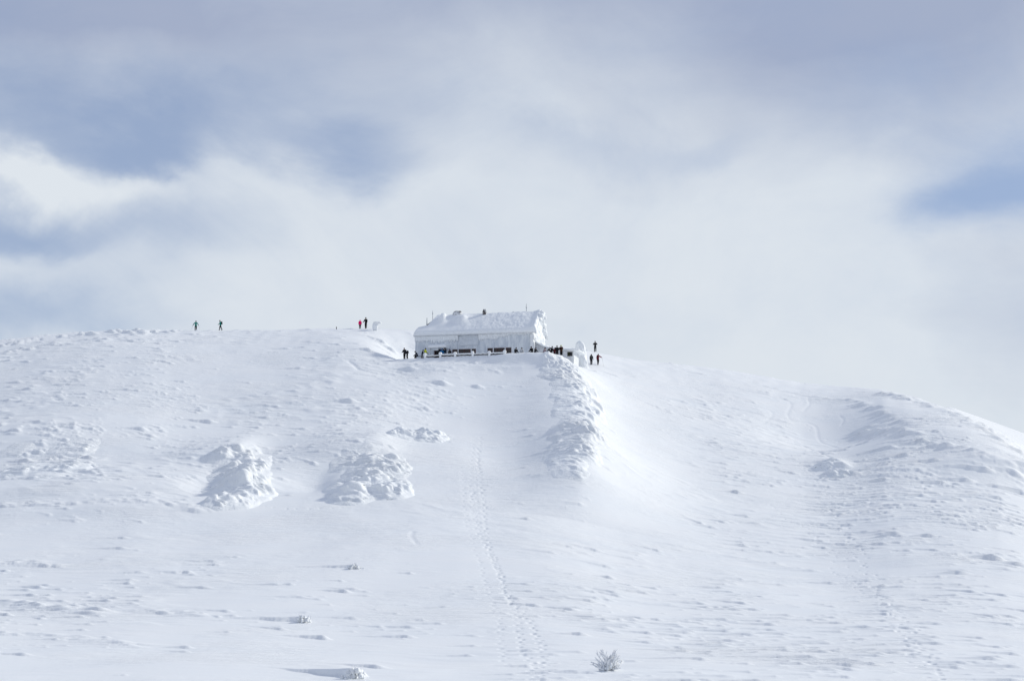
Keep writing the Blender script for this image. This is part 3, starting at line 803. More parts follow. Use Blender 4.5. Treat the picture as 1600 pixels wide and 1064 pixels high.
# rime crust hanging from the eave down the front wall
def crust(x0, x1, n, low, name):
    """low(x) -> bottom height; a thick ragged sheet with icicle tips"""
    X = np.linspace(x0, x1, n); zb = np.array([low(x) for x in X]); rows = 9
    PX, PY, PZ = [], [], []
    for k in range(rows):
        f = k / (rows - 1)
        z = EAVE + 0.15 + (zb - EAVE - 0.15) * f
        th = 0.34 * (1 - f) ** .7 + 0.08 + 0.10 * perlin(X * 1.7, z * 0.7, 70) + 0.07 * perlin(X * 4.1, z * 1.1, 71)
        if k == rows - 1: th = np.full_like(X, 0.01)
        PX.append(X); PY.append(-np.maximum(th, .015) - .01); PZ.append(z)
    PX, PY, PZ = map(np.array, (PX, PY, PZ))
    back = (PX[::-1], np.full_like(PY, -0.006), PZ[::-1])
    me = grid_mesh(name, np.concatenate([PX, back[0]])[::-1], np.concatenate([PY, back[1]])[::-1], np.concatenate([PZ, back[2]])[::-1], RIME)
    return put(name, me, hut)
rgc = np.random.default_rng(9)
def ragged(base, amp, spike, f=2.3, seed=0):
    def fn(x):
        v = base(x) - amp * float(perlin(np.array([x * .8]), np.array([3.3 + seed]), 72)[0]) * 1.5
        sp = abs(float(perlin(np.array([x * f]), np.array([9.1 + seed]), 73)[0])) ** 1.3
        return min(EAVE + .05, v - spike * sp * 1.6)
    return fn
z_of = lambda row: wall_loc(740, row)[1]
crust(-0.05, sx0 - .12, 150, ragged(lambda x: np.interp(x, [0, 1.5, 4, 6.5, 7], [z_of(530), z_of(531), z_of(531), z_of(532), z_of(531)]), .25, 1.1), 'rime_crust')
crust(sx0 - .11, sx1 + .1, 40, ragged(lambda x: z_of(522.6), .03, .12, 3, 1), 'rime_crust')
crust(sx1 + .11, vx1 - 1.0, 90, ragged(lambda x: np.interp(x, [sx1, sx1 + 1.2, vx1 - 3, vx1 - 1], [z_of(532), z_of(531), z_of(530), z_of(527)]), .18, .45, 2.6, 2), 'rime_crust')
crust(vx1 - .99, HL + .05, 90, ragged(lambda x: np.interp(x, [vx1, HL], [z_of(525.5), z_of(524)]), .14, .5, 3.2, 3), 'rime_crust')
# roof: half-hipped at the left, gable at the right
def roof_h(x, y):
    d = np.minimum(y + .55, HD + .55 - y) * (RIDGE - EAVE + .1) / (HD / 2 + .55)
    hip = np.interp(x, [-.3, .25, 1.7, 2.7], [.1, 1.15, 1.55, 4.2])
    return EAVE - .12 + np.minimum(d, hip)
rf = MB()
def rh(x, y): return float(roof_h(x, y))
ov, hx = .45, 2.35
rv = [(-.1, -.25, EAVE - .1), (HL + .5, -.25, EAVE - .1), (HL + .5, HD / 2, RIDGE - .05), (hx + .3, HD / 2, RIDGE - .05), (-.1, HD + .25, EAVE - .1), (HL + .5, HD + .25, EAVE - .1)]
rf.add(rv + [(a, b_, c - .14) for a, b_, c in rv], [(0, 1, 2, 3), (0, 3, 4), (3, 2, 5, 4), (6, 9, 8, 7), (6, 10, 9), (9, 10, 11, 8), (0, 6, 7, 1), (1, 7, 8, 2), (2, 8, 11, 5), (5, 11, 10, 4), (4, 10, 6, 0)])
roof = rf.build('roof', BOARDW, hut)
# thick wind-packed snow on it
gx_ = np.arange(-.2, HL + 1.10, .11); gy_ = np.arange(-.5, HD + .51, .11)
X, Y = np.meshgrid(gx_, gy_)
edge = np.minimum(np.minimum(X + .2, HL + 1.0 - X + .30 * perlin(Y * .9, X * 0 + 2, 80)), np.minimum(Y + .5, HD + .5 - Y))
edge = np.clip(edge, 0, None)
rs = np.clip(edge / .40, 0, 1); rs = np.sqrt(1 - (1 - rs) ** 2)
Xc = np.minimum(X, HL + .45)
top = roof_h(Xc, np.clip(Y, -.5, HD + .5))
k_ = 0.6
top = top - k_ * np.exp(-((Y - HD / 2) / .8) ** 2) * .25
thick = .36 + .14 * perlin(X / 2.6, Y / 2.2, 81) + .08 * perlin(X / .9, Y / 1.1, 82) * sstep(2, 12, X) + .06 * perlin(X / .38, Y / .5, 83) * sstep(3, 14, X)
thick += .30 * sstep(1.6, 0.2, X) * 0 + .28 * np.exp(-((X - HL - .8) / .7) ** 2)
def hump(x, y, rx, ry, h): return h * np.exp(-(((X - x) / rx) ** 2 + ((Y - y) / ry) ** 2) ** 1.6)
hum = hump(wall_loc(678, 505)[0] + .7, 3.0, .65, .9, .9) + hump(wall_loc(711, 503)[0] + .5, 2.3, .9, .9, .55) + hump(wall_loc(706, 500)[0] + .6, 3.2, 1.6, 1.0, .25) + hump(17.5, 2.0, 1.5, 1.2, .12)
# scale-like wind ridges on the right half
sc_ = np.zeros_like(X)
for _ in range(170):
    cx_, cy_ = rgc.uniform(6, HL + 1.2), rgc.uniform(.2, HD / 2 + .6)
    w_ = rgc.uniform(.10, .28); l_ = rgc.uniform(.5, 1.6); h_ = rgc.uniform(.02, .07) * (0.35 + .65 * cx_ / HL)
    i0, i1 = np.searchsorted(gx_, [cx_ - l_, cx_ + l_]); j0, j1 = np.searchsorted(gy_, [cy_ - l_, cy_ + l_])
    s_ = (slice(j0, j1), slice(i0, i1))
    sc_[s_] = np.maximum(sc_[s_], drift_profile(X[s_] - cx_, Y[s_] - cy_, l_, w_, h_, R(15 + rgc.normal(0, 14)), nose=1.6, steep=.6))
Zt = top + (thick + hum + sc_) * rs - .03
Zb = roof_h(Xc, np.clip(Y, -.5, HD + .5)) - .10 - .22 * sstep(HL + .5, HL + 1.1, X) - (.30 + .10 * perlin(X / .7, Y * 0, 87)) * sstep(-.1, -.4, Y)
Xs = X + .22 * perlin(Y / .8, Zt / .8, 84) * sstep(HL + .3, HL + 1.2, X)
def closed(name, X, Y, Zt, Zb, material):
    n0, n1 = X.shape
    a = np.concatenate([X, X[::-1]]); b_ = np.concatenate([Y, Y[::-1]]); c = np.concatenate([Zt, Zb[::-1]])
    me = grid_mesh(name, a, b_, c, material)
    bm = bmesh.new(); bm.from_mesh(me); bm.verts.ensure_lookup_table()
    ny = 2 * n0
    def V(j, i): return bm.verts[j * n1 + i]
    for j in range(n0 - 1):
        for i in (0, n1 - 1):
            f = [V(j, i), V(j + 1, i), V(ny - 2 - j, i), V(ny - 1 - j, i)]
            bm.faces.new(f if i == 0 else f[::-1]).smooth = True
    for i in range(n1 - 1): bm.faces.new([V(ny - 1, i), V(ny - 1, i + 1), V(0, i + 1), V(0, i)]).smooth = True
    bm.normal_update(); bmesh.ops.recalc_face_normals(bm, faces=bm.faces)
    bm.to_mesh(me); bm.free(); return me
put('roof_snow', closed('roof_snow', Xs, Y, Zt, Zb, ROOFSNOW), roof)
# rime on the right gable wall, thickest in the middle
gy2 = np.linspace(-.15, HD + .1, 70); gz2 = np.linspace(-.4, RIDGE - .2, 60)
YY, ZZ = np.meshgrid(gy2, gz2)
lim = EAVE + (RIDGE - EAVE) * (1 - np.abs(YY - HD / 2) / (HD / 2 + .1))
ZZ = np.minimum(ZZ, lim)
XX = HL + .10 + .50 + .45 * perlin(YY / 1.3, ZZ / 1.0, 85) + .22 * perlin(YY / .45, ZZ / .4, 86) + .25 * sstep(EAVE - .5, RIDGE, ZZ)
XX[:, 0] = XX[:, -1] = HL + .005; XX[-1, :] = HL + .01
gc = grid_mesh('gable_rime', XX, YY, ZZ, RIME); put('gable_rime', gc, hut)
# rime cornice bulging from the right end of the ridge
cn = MB(); rgn = random.Random(21)
for k in range(34):
    t_ = rgn.random() ** .8; yy = HD / 2 + rgn.choice((-1, -1, 1)) * t_ * 3.6
    zz = RIDGE - .15 - t_ * 2.9 + rgn.uniform(-.25, .2)
    rr_ = rgn.uniform(.35, .75) * (1.15 - .5 * t_)
    cn.blob((HL + .65 + rgn.uniform(-.1, .5) * (1.2 - t_), yy, zz), (rr_ * 1.05, rr_, rr_ * .75), 12, 9, .16, rgn, .9)
cn.build('rime_cornice', RIME, hut, smooth=True)
# chimneys
def chimney(px, row_base, row_top, w, d, material, cap, ly):
    cx, zb = wall_loc(px, row_base, ly); zt = wall_loc(px, row_top, ly)[1]
    m = MB(); n = 8
    rg = random.Random(int(px))
    m.blob((0, 0, (zt - zb) / 2 - .2), (w / 2, d / 2, (zt - zb) / 2 + .35), 16, 12, .10, rg, .55)
    ch = m.build('chimney', material, hut, (cx, ly, zb), smooth=True)
    if cap:
        c = MB(); c.blob((.05, 0, zt - zb + .02), (w * .42, d * .45, .16), 12, 6, .15, rg, .7)
        c.build('chimney_cap', STONE, ch, smooth=True)
    else:
        c = MB(); c.blob((w * .42, 0, .2), (w * .4, d * .45, .38), 10, 7, .2, rg)
        c.build('frost_lump', RIME, ch, smooth=True)
    return ch
chimney(714.5, 497, 488.0, 1.65, 1.1, STONE2, True, HD / 2 - .3)
chimney(757, 495, 485.0, .62, .6, STONE, False, HD / 2 - .3)
# masts and pipes
def mast(px, r0, r1, ly, rad, nm):
    x, z0 = wall_loc(px, r0, ly); z1 = wall_loc(px, r1, ly)[1]
    m = MB(); m.tube([(0, 0, -.9), (0, 0, (z1 - z0) * .55), (0, 0, z1 - z0)], [rad, rad * .9, rad * .45], 6)
    if rad < .06: m.blob((0, 0, (z1 - z0) * .62), (rad * 1.9, rad * 1.9, .30), 6, 5)
    return m.build(nm, METAL, hut, (x, ly, z0))
mast(822.5, 489.5, 474.5, HD / 2, .055, 'mast'); mast(676, 497.5, 485.0, HD / 2 - 1, .045, 'mast')
mast(667, 509, 496.5, 2.2, .085, 'vent_pipe')
x_, z_ = wall_loc(802.5, 488.5, HD / 2)
MB().blob((0, 0, 0), (.2, .2, .22), 8, 6, .2).build('vent_cowl', STONE2, hut, (x_, HD / 2, z_), smooth=True)
# porch over the door
px0 = dx0 - .45; px1 = dx1 + .25; pz = wall_loc(688, 542.5, -1.6)[1]
pm = MB()
pm.box(px0, px1, -1.75, -.07, pz - .12, pz)
porch = pm.build('porch', BOARDW, hut)
gx3 = np.linspace(px0 - .2, px1 + .2, 40); gy3 = np.linspace(-2.0, -.08, 26)
X3, Y3 = np.meshgrid(gx3, gy3)
e3 = np.clip(np.minimum(np.minimum(X3 - px0 + .2, px1 + .2 - X3), Y3 + 2.0) / .45, 0, 1); e3 = np.sqrt(1 - (1 - e3) ** 2)
put('porch_snow', closed('porch_snow', X3, Y3, pz + .02 + e3 * (.45 + .08 * perlin(X3 * 1.4, Y3 * 1.4, 90)), np.full_like(X3, pz - .14), ROOFSNOW), porch)
for a in (px0 + .05, px1 - .17):
    MB().box(a, a + .12, -1.70, -1.58, -1, pz - .121).build('porch_post', POST, porch)
wallp = MB(); wall_panel(wallp, px0 + .05, dx0 + .12, -1, pz - .125, -1.56, .2); wallp.build('wind_screen', CLAD, porch)
sg = MB(); sg.box(dx0 + .15, dx0 + 1.15, -1.74, -1.69, pz - .55, pz - .15); sg.build('fascia_board', PANEL, porch)
dr = MB(); dr.box(dx0 + .05, dx1 - .05, .25, .30, -1, dz1); door = dr.build('door', DARKIN, hut)
jb = MB(); jb.box(dx0 - .02, dx0 + .10, -.05, .24, -1, dz1); jb.box(dx1 - .10, dx1 + .02, -.05, .24, -1, dz1); jb.box(dx0 + .1, dx1 - .1, -.05, .24, dz1 - .1, dz1 + .02)
jb.build('door_frame', FRAME, door)
MB().box(dx0 + 1.0, dx0 + 1.08, .18, .249, .9, 1.05).build('door_handle', METAL, door)

# ------------------------------------------------------------------ annex at the right of the hut, half buried
ax0, ax1, ay0, ay1 = HL + .02, HL + 7.0, 1.2, 5.6
def ann_top(x): return np.interp(x, [HL, HL + .9, HL + 2.2, HL + 4.2, HL + 6.0, HL + 8], [3.6, 3.0, 2.35, 1.85, 1.72, 1.62])
annex = empty('annex', (*to_world(ax0, ay0), HZ), -TH)
tag(annex, 'low snow-drifted annex with a small dark window at the right end of the hut', 'shed')
aw = MB()
AXN = 16
for k in range(AXN):
    u0, u1 = (ax1 - ax0) * k / AXN, (ax1 - ax0) * (k + 1) / AXN
    t0, t1 = float(ann_top(ax0 + u0)) + .02, float(ann_top(ax0 + u1)) + .02
    aw.add([(u0, 0, -1.2), (u1, 0, -1.2), (u1, 0, t1), (u0, 0, t0)], [(0, 1, 2, 3)])
    aw.add([(u0, ay1 - ay0, -1.2), (u1, ay1 - ay0, -1.2), (u1, ay1 - ay0, t1), (u0, ay1 - ay0, t0)], [(3, 2, 1, 0)])
aw.add([(ax1 - ax0, 0, -1.2), (ax1 - ax0, ay1 - ay0, -1.2), (ax1 - ax0, ay1 - ay0, ann_top(ax1)), (ax1 - ax0, 0, ann_top(ax1))], [(0, 1, 2, 3)])
aw.build('wall', mat('frosted render', (0.60, 0.62, 0.65), .8, col2=(.74, .76, .79), scale=1.5), annex)
awx0, awz0 = wall_loc(886.5, 556.5, ay0); awx1, awz1 = wall_loc(894.5, 549.8, ay0)
fm = MB(); wq = (awx0 - ax0, awx1 - ax0)
fm.box(wq[0], wq[1], -.05, -.004, awz0, awz0 + .07); fm.box(wq[0], wq[1], -.05, -.004, awz1 - .07, awz1); fm.box(wq[0], wq[0] + .07, -.05, -.004, awz0 + .07, awz1 - .07); fm.box(wq[1] - .07, wq[1], -.05, -.004, awz0 + .07, awz1 - .07)
awin = fm.build('window', DARKW, annex); MB().box(wq[0] + .07, wq[1] - .07, -.03, -.01, awz0 + .07, awz1 - .07).build('pane', GLASS, awin)
gx4 = np.arange(-.1, ax1 - ax0 + 1.0, .09); gy4 = np.arange(-.55, ay1 - ay0 + 1.2, .09)
X4, Y4 = np.meshgrid(gx4, gy4)
e4 = np.clip(np.minimum(np.minimum(X4 + 1.6, ax1 - ax0 + .99 - X4), np.minimum(Y4 + .55, ay1 - ay0 + 1.15 - Y4)) / .5, 0, 1); e4 = np.sqrt(1 - (1 - e4) ** 2)
s4 = np.zeros_like(X4)
for _ in range(120):
    cx_, cy_ = rgc.uniform(-.5, 7), rgc.uniform(-.3, 4.5); w_ = rgc.uniform(.15, .4); l_ = rgc.uniform(.5, 1.5)
    i0, i1 = np.searchsorted(gx4, [cx_ - l_, cx_ + l_]); j0, j1 = np.searchsorted(gy4, [cy_ - l_, cy_ + l_]); s_ = (slice(j0, j1), slice(i0, i1))
    s4[s_] = np.maximum(s4[s_], drift_profile(X4[s_] - cx_, Y4[s_] - cy_, l_, w_, rgc.uniform(.04, .18), R(20), nose=1.6, steep=.6))
zt4 = ann_top(X4 + ax0) + e4 * (.22 + .12 * perlin(X4 / 1.2, Y4 / 1.2, 91) + s4 + .55 * sstep(1.6, -.6, X4) * (1 + .5 * perlin(X4 / .5, Y4 / .5, 92)))
put('roof_snow', closed('roof_snow', X4, Y4, zt4, ann_top(X4 + ax0) - .06, RIME), annex)
# rime-plastered wall end standing at the right of the annex
def rime_pillar(px, row0, row1, Yd, w, d, lean, label, nm, cat, seed):
    x, z1 = ray_point(px, row1, Yd).x, ray_point(px, row1, Yd).z
    zb = gz(x, Yd) - 1.3; h = z1 - zb
    m = 34; k = 30
    TH_, HH = np.meshgrid(np.linspace(0, 2 * np.pi, m, endpoint=False), np.linspace(0, 1, k))
    prof = np.sqrt(np.clip(1 - np.clip((HH - .72) / .28, 0, 1) ** 2, 0, 1)) * (1.05 - .25 * HH)
    rr = prof * (1 + .30 * perlin(np.cos(TH_) * 1.6 + seed, HH * 4 + np.sin(TH_) * 1.6, 93) + .30 * perlin(np.cos(TH_) * 3.4, HH * 9 + np.sin(TH_) * 3.4 + seed, 94))
    saw = .22 * ((HH * 7 + .4 * np.cos(TH_) + 2 * perlin(np.cos(TH_) * 2, np.sin(TH_) * 2 + seed, 95)) % 1.0) * prof
    PX = np.cos(TH_) * (rr + saw * (.4 + .6 * (np.cos(TH_) > 0))) * w / 2 + lean * HH * h; PY = np.sin(TH_) * rr * d / 2; PZ = HH * h
    me = grid_mesh(nm, PX[:, ::-1], PY[:, ::-1], PZ[:, ::-1], RIME, wrap=True)
    bm = bmesh.new(); bm.from_mesh(me); bmesh.ops.recalc_face_normals(bm, faces=bm.faces); bm.to_mesh(me); bm.free()
    return tag(put(nm, me, loc=(x, Yd, zb)), label, cat)
rime_pillar(911, 562, 532.0, 239.0, 1.75, 1.7, -.10, 'rime plastered boulder standing at the right end of the annex', 'rime_boulder', 'boulder', 3)
# frosted cabinet on the left skyline
sbx, sby = at(588, 516.5)
zs = gz(sbx, sby)
st_ = empty('weather_shelter', (sbx, sby, zs)); tag(st_, 'rime encrusted instrument shelter with a wind-blown cap on the left skyline', 'shelter')
m_ = MB(); m_.blob((-.2, 0, .72), (.52, .45, .78), 14, 10, .07, random.Random(4), .78); m_.build('cabinet', RIME, st_, smooth=True)
m_ = MB(); m_.blob((.22, 0, 1.42), (.72, .45, .22), 14, 8, .16, random.Random(5), .7); m_.build('rime_cap', RIME, st_, smooth=True)
m_ = MB(); m_.tube([(.05, 0, -.5), (.05, 0, .1)], .08); m_.build('stand', METAL, st_)
m_ = MB(); m_.tube([(.45, 0, -.4), (.45, 0, .75)], [.06, .03]); m_.build('stake', POST, st_)
# marker stick on the skyline
mx, my = at(525.5, 514.5); mz = gz(mx, my)
tag(MB().tube([(0, 0, -.4), (.02, 0, .25), (.0, 0, .5)], [.07, .08, .05]).build('marker_stake', DARKW, loc=(mx, my, mz)), 'short dark marker stake poking out of the left skyline', 'stake')

# ------------------------------------------------------------------ terrace railing
rail = empty('terrace_railing', (*to_world(2.0, -6.2), HZ), -TH)
tag(rail, 'frosted terrace railing with snow-capped posts in front of the hut', 'railing')
def rail_loc(px, row=556):
    return wall_loc(px, row, -6.2)
post_px = [664, 688, 711, 738.5, 764.5, 788.5]
pxs_ = [rail_loc(q)[0] for q in post_px]
rtop = rail_loc(738, 551.0)[1]
for i, q in enumerate(pxs_):
    MB().box(q - 2.0 - .13, q - 2.0 + .13, -.13, .13, -1.0, rtop - .12).build('post', POST, rail)
    m_ = MB(); m_.blob((q - 2.0, 0, rtop - .05), (.24 + .03 * (i % 3), .24, .26 + .06 * (i % 2)), 12, 8, .08, random.Random(i), .85)
    m_.blob((q - 2.0 + .04, -.1, rtop - .48), (.19, .19, .40), 10, 7, .1, random.Random(i + 9), .8)
    m_.build('post_snow_cap', ROOFSNOW, rail, smooth=True)
for i in range(len(pxs_) - 1):
    a, b_ = pxs_[i] - 2.0 + .14, pxs_[i + 1] - 2.0 - .14
    for h_ in ((-.32,) if i in (0,) else (-.24, -.62)):
        MB().box(a, b_, -.05, .05, rtop + h_ - .20, rtop + h_).build('rail', DARKW, rail)
        sn = MB(); n_ = 9
        for k in range(n_ - 1):
            u0 = a + (b_ - a) * k / (n_ - 1); u1 = a + (b_ - a) * (k + 1) / (n_ - 1)
            rk = random.Random(i * 31 + k)
        sn.tube([(a + (b_ - a) * k / (n_ - 1), 0, rtop + h_ + .03 + .03 * math.sin(k * 2.1 + i)) for k in range(n_)], [.07 + .035 * abs(math.sin(k * 1.7 + i * 2 + h_ * 9)) for k in range(n_)], 7)
        sn.build('rail_snow', ROOFSNOW, rail, smooth=True)
# trestle table and benches on the terrace, dark under their snow
def table(px, ly, label, w=2.1):
    lx = wall_loc(px, 556, ly)[0]
    x, y = to_world(lx, ly)
    t = empty('terrace_table', (x, y, HZ + .05), -TH); tag(t, label, 'table', 'snowy tables on the terrace')
    for k in range(4): MB().box(-w / 2, w / 2, -.40 + k * .2, -.22 + k * .2, .72, .77).build('plank', DARKW, t)
    for sx in (-1, 1): MB().box(sx * (w / 2 - .25) - .05, sx * (w / 2 - .25) + .05, -.38, .38, 0, .719).build('leg', DARKW, t)
    g1, g2 = np.meshgrid(np.linspace(-w / 2, w / 2, 24), np.linspace(-.4, .4, 10))
    ee = np.clip(np.minimum(np.minimum(g1 + w / 2, w / 2 - g1), np.minimum(g2 + .4, .4 - g2)) / .15, 0, 1)
    put('snow_cover', closed('snow_cover', g1, g2, .78 + .09 * np.sqrt(1 - (1 - ee) ** 2), np.full_like(g1, .773), ROOFSNOW), t)
table(700, -4.6, 'snow-topped dark trestle table on the terrace, leftmost of the three, nearest the porch')
table(724, -4.4, 'snow-topped dark trestle table on the terrace below the left window band', 2.6)
table(778, -4.3, 'snow-topped dark trestle table on the terrace below the right window band', 2.6)

# low bench at the open left end of the railing
bx_, by_ = to_world(wall_loc(654.5, 557, -5.5)[0], -5.5)
bench = empty('terrace_bench', (bx_, by_, ZP), -TH); tag(bench, 'low dark bench under the bent-forward sitter at the left end of the railing', 'bench')
for k in range(3): MB().box(-.65, .65, -.24 + k * .16, -.10 + k * .16, .44, .48).build('plank', DARKW, bench)
for sx in (-1, 1): MB().box(sx * .5 - .05, sx * .5 + .05, -.22, .22, -.1, .439).build('leg', DARKW, bench)
# ------------------------------------------------------------------ people
SKIN = mat('skin', (0.55, 0.36, 0.28), 0.55)
BOOT = mat('boot', (0.02, 0.02, 0.022), 0.6)
LENS = mat('goggle lens', (0.03, 0.03, 0.035), 0.15)
def cloth(col): return mat('cloth %.3f %.3f %.3f' % col, col, 0.9, spec=.15, var=.25, scale=5, bump=.01, bscale=12)
BLACK = (.012, .013, .017); NAVY = (.016, .022, .040); CHAR = (.022, .023, .028)
def rotx(v, a): return Vector((v.x, v.y * math.cos(a) - v.z * math.sin(a), v.y * math.sin(a) + v.z * math.cos(a)))
def roty(v, a): return Vector((v.x * math.cos(a) + v.z * math.sin(a), v.y, -v.x * math.sin(a) + v.z * math.cos(a)))
def rotz(v, a): return Vector((v.x * math.cos(a) - v.y * math.sin(a), v.x * math.sin(a) + v.y * math.cos(a), v.z))

def person(label, x, y, z, face, jacket, trousers=BLACK, hat=BLACK, h=1.75, lean=0, turn=0, nod=0, legs=((8, 4), (-10, 10)), arms=((10, 12, 15), (10, 12, 15)),
           sit=None, pack=None, hood=False, bulk=1.0, group=None, hat_kind='beanie'):
    """face: heading in degrees (0 looks away from the camera, 180 looks at it); legs (hip flex, knee flex); arms (swing, spread, elbow)"""
    h *= 1.05; bulk *= 1.16
    k = h / 1.75
    J = {}; E = []; rad = {}; cls = {}
    def jt(n, p, r): J[n] = Vector(p); rad[n] = r
    def link(a, b_, c): E.append((a, b_, c))
    ln = R(lean)
    pel = Vector((0, 0, sit if sit else 0))
    up = lambda d: rotx(Vector((0, 0, d)), -ln)
    jt('pelvis', (0, 0, 0), .168 * bulk)
    for n, d, r in (('waist', .16, .168), ('chest', .36, .185), ('collar', .48, .115)): jt(n, up(d), r * bulk)
    nk = up(.56); jt('neck', nk, .068)
    hd = rotx(Vector((0, .02, .095)), -ln - R(nod)); hd = rotz(hd, R(turn))
    jt('jaw', nk + hd * .55 + rotz(Vector((0, .022, 0)), R(turn)), .085); jt('head', nk + hd * 1.25, .102); jt('crown', nk + hd * 2.05, .080)
    jt('nose', nk + hd * 1.0 + rotz(Vector((0, .115, 0)), R(turn)), .016)
    link('pelvis', 'waist', 'J'); link('waist', 'chest', 'J'); link('chest', 'collar', 'J'); link('collar', 'neck', 'J'); link('neck', 'jaw', 'S'); link('jaw', 'head', 'S'); link('head', 'crown', 'S'); link('head', 'nose', 'S')
    lowest = 0
    for s, nm in ((-1, 'l'), (1, 'r')):
        hf, kf = legs[0 if s < 0 else 1]
        hip = Vector((s * .095, 0, -.06)); th = rotx(Vector((s * .02, 0, -.42)), R(hf)); sh = rotx(Vector((0, 0, -.42)), R(hf - kf))
        ft = rotx(Vector((0, .17, -.02)), R(max(-25, (hf - kf) * .5)))
        jt('hip' + nm, hip, .122 * bulk); jt('knee' + nm, hip + th, .096); jt('ankle' + nm, hip + th + sh, .084); jt('heel' + nm, hip + th + sh + Vector((0, -.03, -.045)), .068); jt('toe' + nm, hip + th + sh + ft * 1.15 + Vector((0, 0, -.055)), .058)
        link('pelvis', 'hip' + nm, 'T'); link('hip' + nm, 'knee' + nm, 'T'); link('knee' + nm, 'ankle' + nm, 'T'); link('ankle' + nm, 'heel' + nm, 'B'); link('heel' + nm, 'toe' + nm, 'B')
        lowest = min(lowest, J['heel' + nm].z - .06, J['toe' + nm].z - .05)
        sw, spd, el = arms[0 if s < 0 else 1]
        if spd < 25: sw *= .55; el *= .75; spd *= .7
        sho = up(.46) + Vector((s * .195, 0, 0))
        ua = roty(rotx(Vector((0, 0, -.29)), R(sw)), -s * R(spd)); fa = roty(rotx(Vector((0, 0, -.25)), R(sw + el)), -s * R(spd * .8))
        jt('sho' + nm, sho, .098 * bulk); jt('elb' + nm, sho + ua, .076 * bulk); jt('wri' + nm, sho + ua + fa, .060); 
        link('collar', 'sho' + nm, 'J'); link('sho' + nm, 'elb' + nm, 'J'); link('elb' + nm, 'wri' + nm, 'J')
        J['_hand' + nm] = fa.normalized()
    names = [n for n in J if n[0] != '_']; ix = {n: i for i, n in enumerate(names)}
    me = bpy.data.meshes.new('skel'); me.from_pydata([J[n] * k for n in names], [(ix[a], ix[b_]) for a, b_, c in E], [])
    tmp = bpy.data.objects.new('skel', me); COL.objects.link(tmp)
    md = tmp.modifiers.new('skin', 'SKIN'); md.use_smooth_shade = True; md.branch_smoothing = 0.4
    for i, n in enumerate(names):
        sv = me.skin_vertices[0].data[i]; sv.radius = (rad[n] * k, rad[n] * k * (.80 if n in ('waist', 'chest', 'pelvis') else 1)); sv.use_root = n == 'pelvis'
    ss = tmp.modifiers.new('sub', 'SUBSURF'); ss.levels = ss.render_levels = 1
    dg = bpy.context.evaluated_depsgraph_get(); dg.update()
    body = bpy.data.meshes.new_from_object(tmp.evaluated_get(dg)); body.name = 'person'
    bpy.data.objects.remove(tmp); bpy.data.meshes.remove(me)
    body.materials.clear()
    order = {'J': 0, 'T': 1, 'B': 2, 'S': 3}
    for c in (cloth(jacket), cloth(trousers), BOOT, SKIN): body.materials.append(c)
    nP = len(body.polygons)
    cen = np.empty(nP * 3); body.polygons.foreach_get('center', cen); cen = cen.reshape(-1, 3)
    best = np.full(nP, 1e9); cl = np.zeros(nP, int)
    for a, b_, c in E:
        A = np.array(J[a]) * k; Bv = np.array(J[b_]) * k; d = Bv - A
        t = np.clip(((cen - A) @ d) / max(1e-9, d @ d), 0, 1)
        ds = np.linalg.norm(cen - A - t[:, None] * d, axis=1) - (rad[a] * (1 - t) + rad[b_] * t) * k
        m = ds < best; best = np.where(m, ds, best); cl = np.where(m, order[c], cl)
    pz_ = cen[:, 2]
    cl = np.where((cl == 1) & (pz_ > -.12 * k) & (np.abs(cen[:, 1]) < .2), 0, cl)     # jacket hem below the hips
    body.polygons.foreach_set('material_index', cl.astype(np.int32)); body.polygons.foreach_set('use_smooth', [True] * nP)
    body.update()
    zoff = (sit * k if sit else -lowest * k)
    o = put('person', body, loc=(x, y, z + zoff), rz=R(-face))
    tag(o, label, 'person', group)
    # hat or hood, goggles, gloves, pack
    hc = (J['head'] * .55 + J['crown'] * .45) * k
    m = MB(); m.blob((0, 0, 0), (.118 * k, .124 * k, .105 * k), 10, 7)
    if hat_kind == 'beanie': m.blob((0, 0, .11 * k), (.035 * k, .035 * k, .035 * k), 6, 5)
    hb = m.build('helmet' if hat_kind == 'helmet' else 'hat', cloth(hat), o, hc + Vector((0, -.012, .015)), smooth=True)
    g = MB(); g.box(-.075 * k, .075 * k, .085 * k, .125 * k, -.03 * k, .03 * k)
    g.build('goggles', LENS, o, J['head'] * k + Vector((0, 0, .012)), R(turn))
    if hood:
        m = MB(); m.blob((0, 0, 0), (.14 * k, .11 * k, .10 * k), 10, 7); m.build('hood', cloth(jacket), o, (J['neck'] + rotx(Vector((0, -.07, .02)), -ln)) * k, smooth=True)
    for nm, s in (('l', -1), ('r', 1)):
        d = J['_hand' + nm]; w = J['wri' + nm] * k
        side = Vector((0, 1, 0)) if abs(d.y) < .8 else Vector((0, 0, 1))
        side = (side - d * side.dot(d)).normalized(); nrm = d.cross(side)
        gl = MB(); gl.tube([w - d * .03 * k, w + d * .03 * k, w + d * .09 * k], [.046 * k, .047 * k, .042 * k], 8)
        for q, (off, ll) in enumerate(((-.030, .062), (-.010, .075), (.011, .070), (.030, .052))):
            b0 = w + d * .085 * k + side * off * k
            gl.tube([b0, b0 + d * ll * .55 * k + nrm * s * .010 * k, b0 + d * ll * .9 * k + nrm * s * .034 * k], [.0125 * k, .012 * k, .009 * k], 5)
        b0 = w + d * .035 * k + side * .035 * k
        gl.tube([b0, b0 + (d * .035 + side * .030) * k, b0 + (d * .065 + side * .034 + nrm * s * .012) * k], [.015 * k, .014 * k, .010 * k], 5)
        gl.build('glove', BOOT, o, smooth=True)
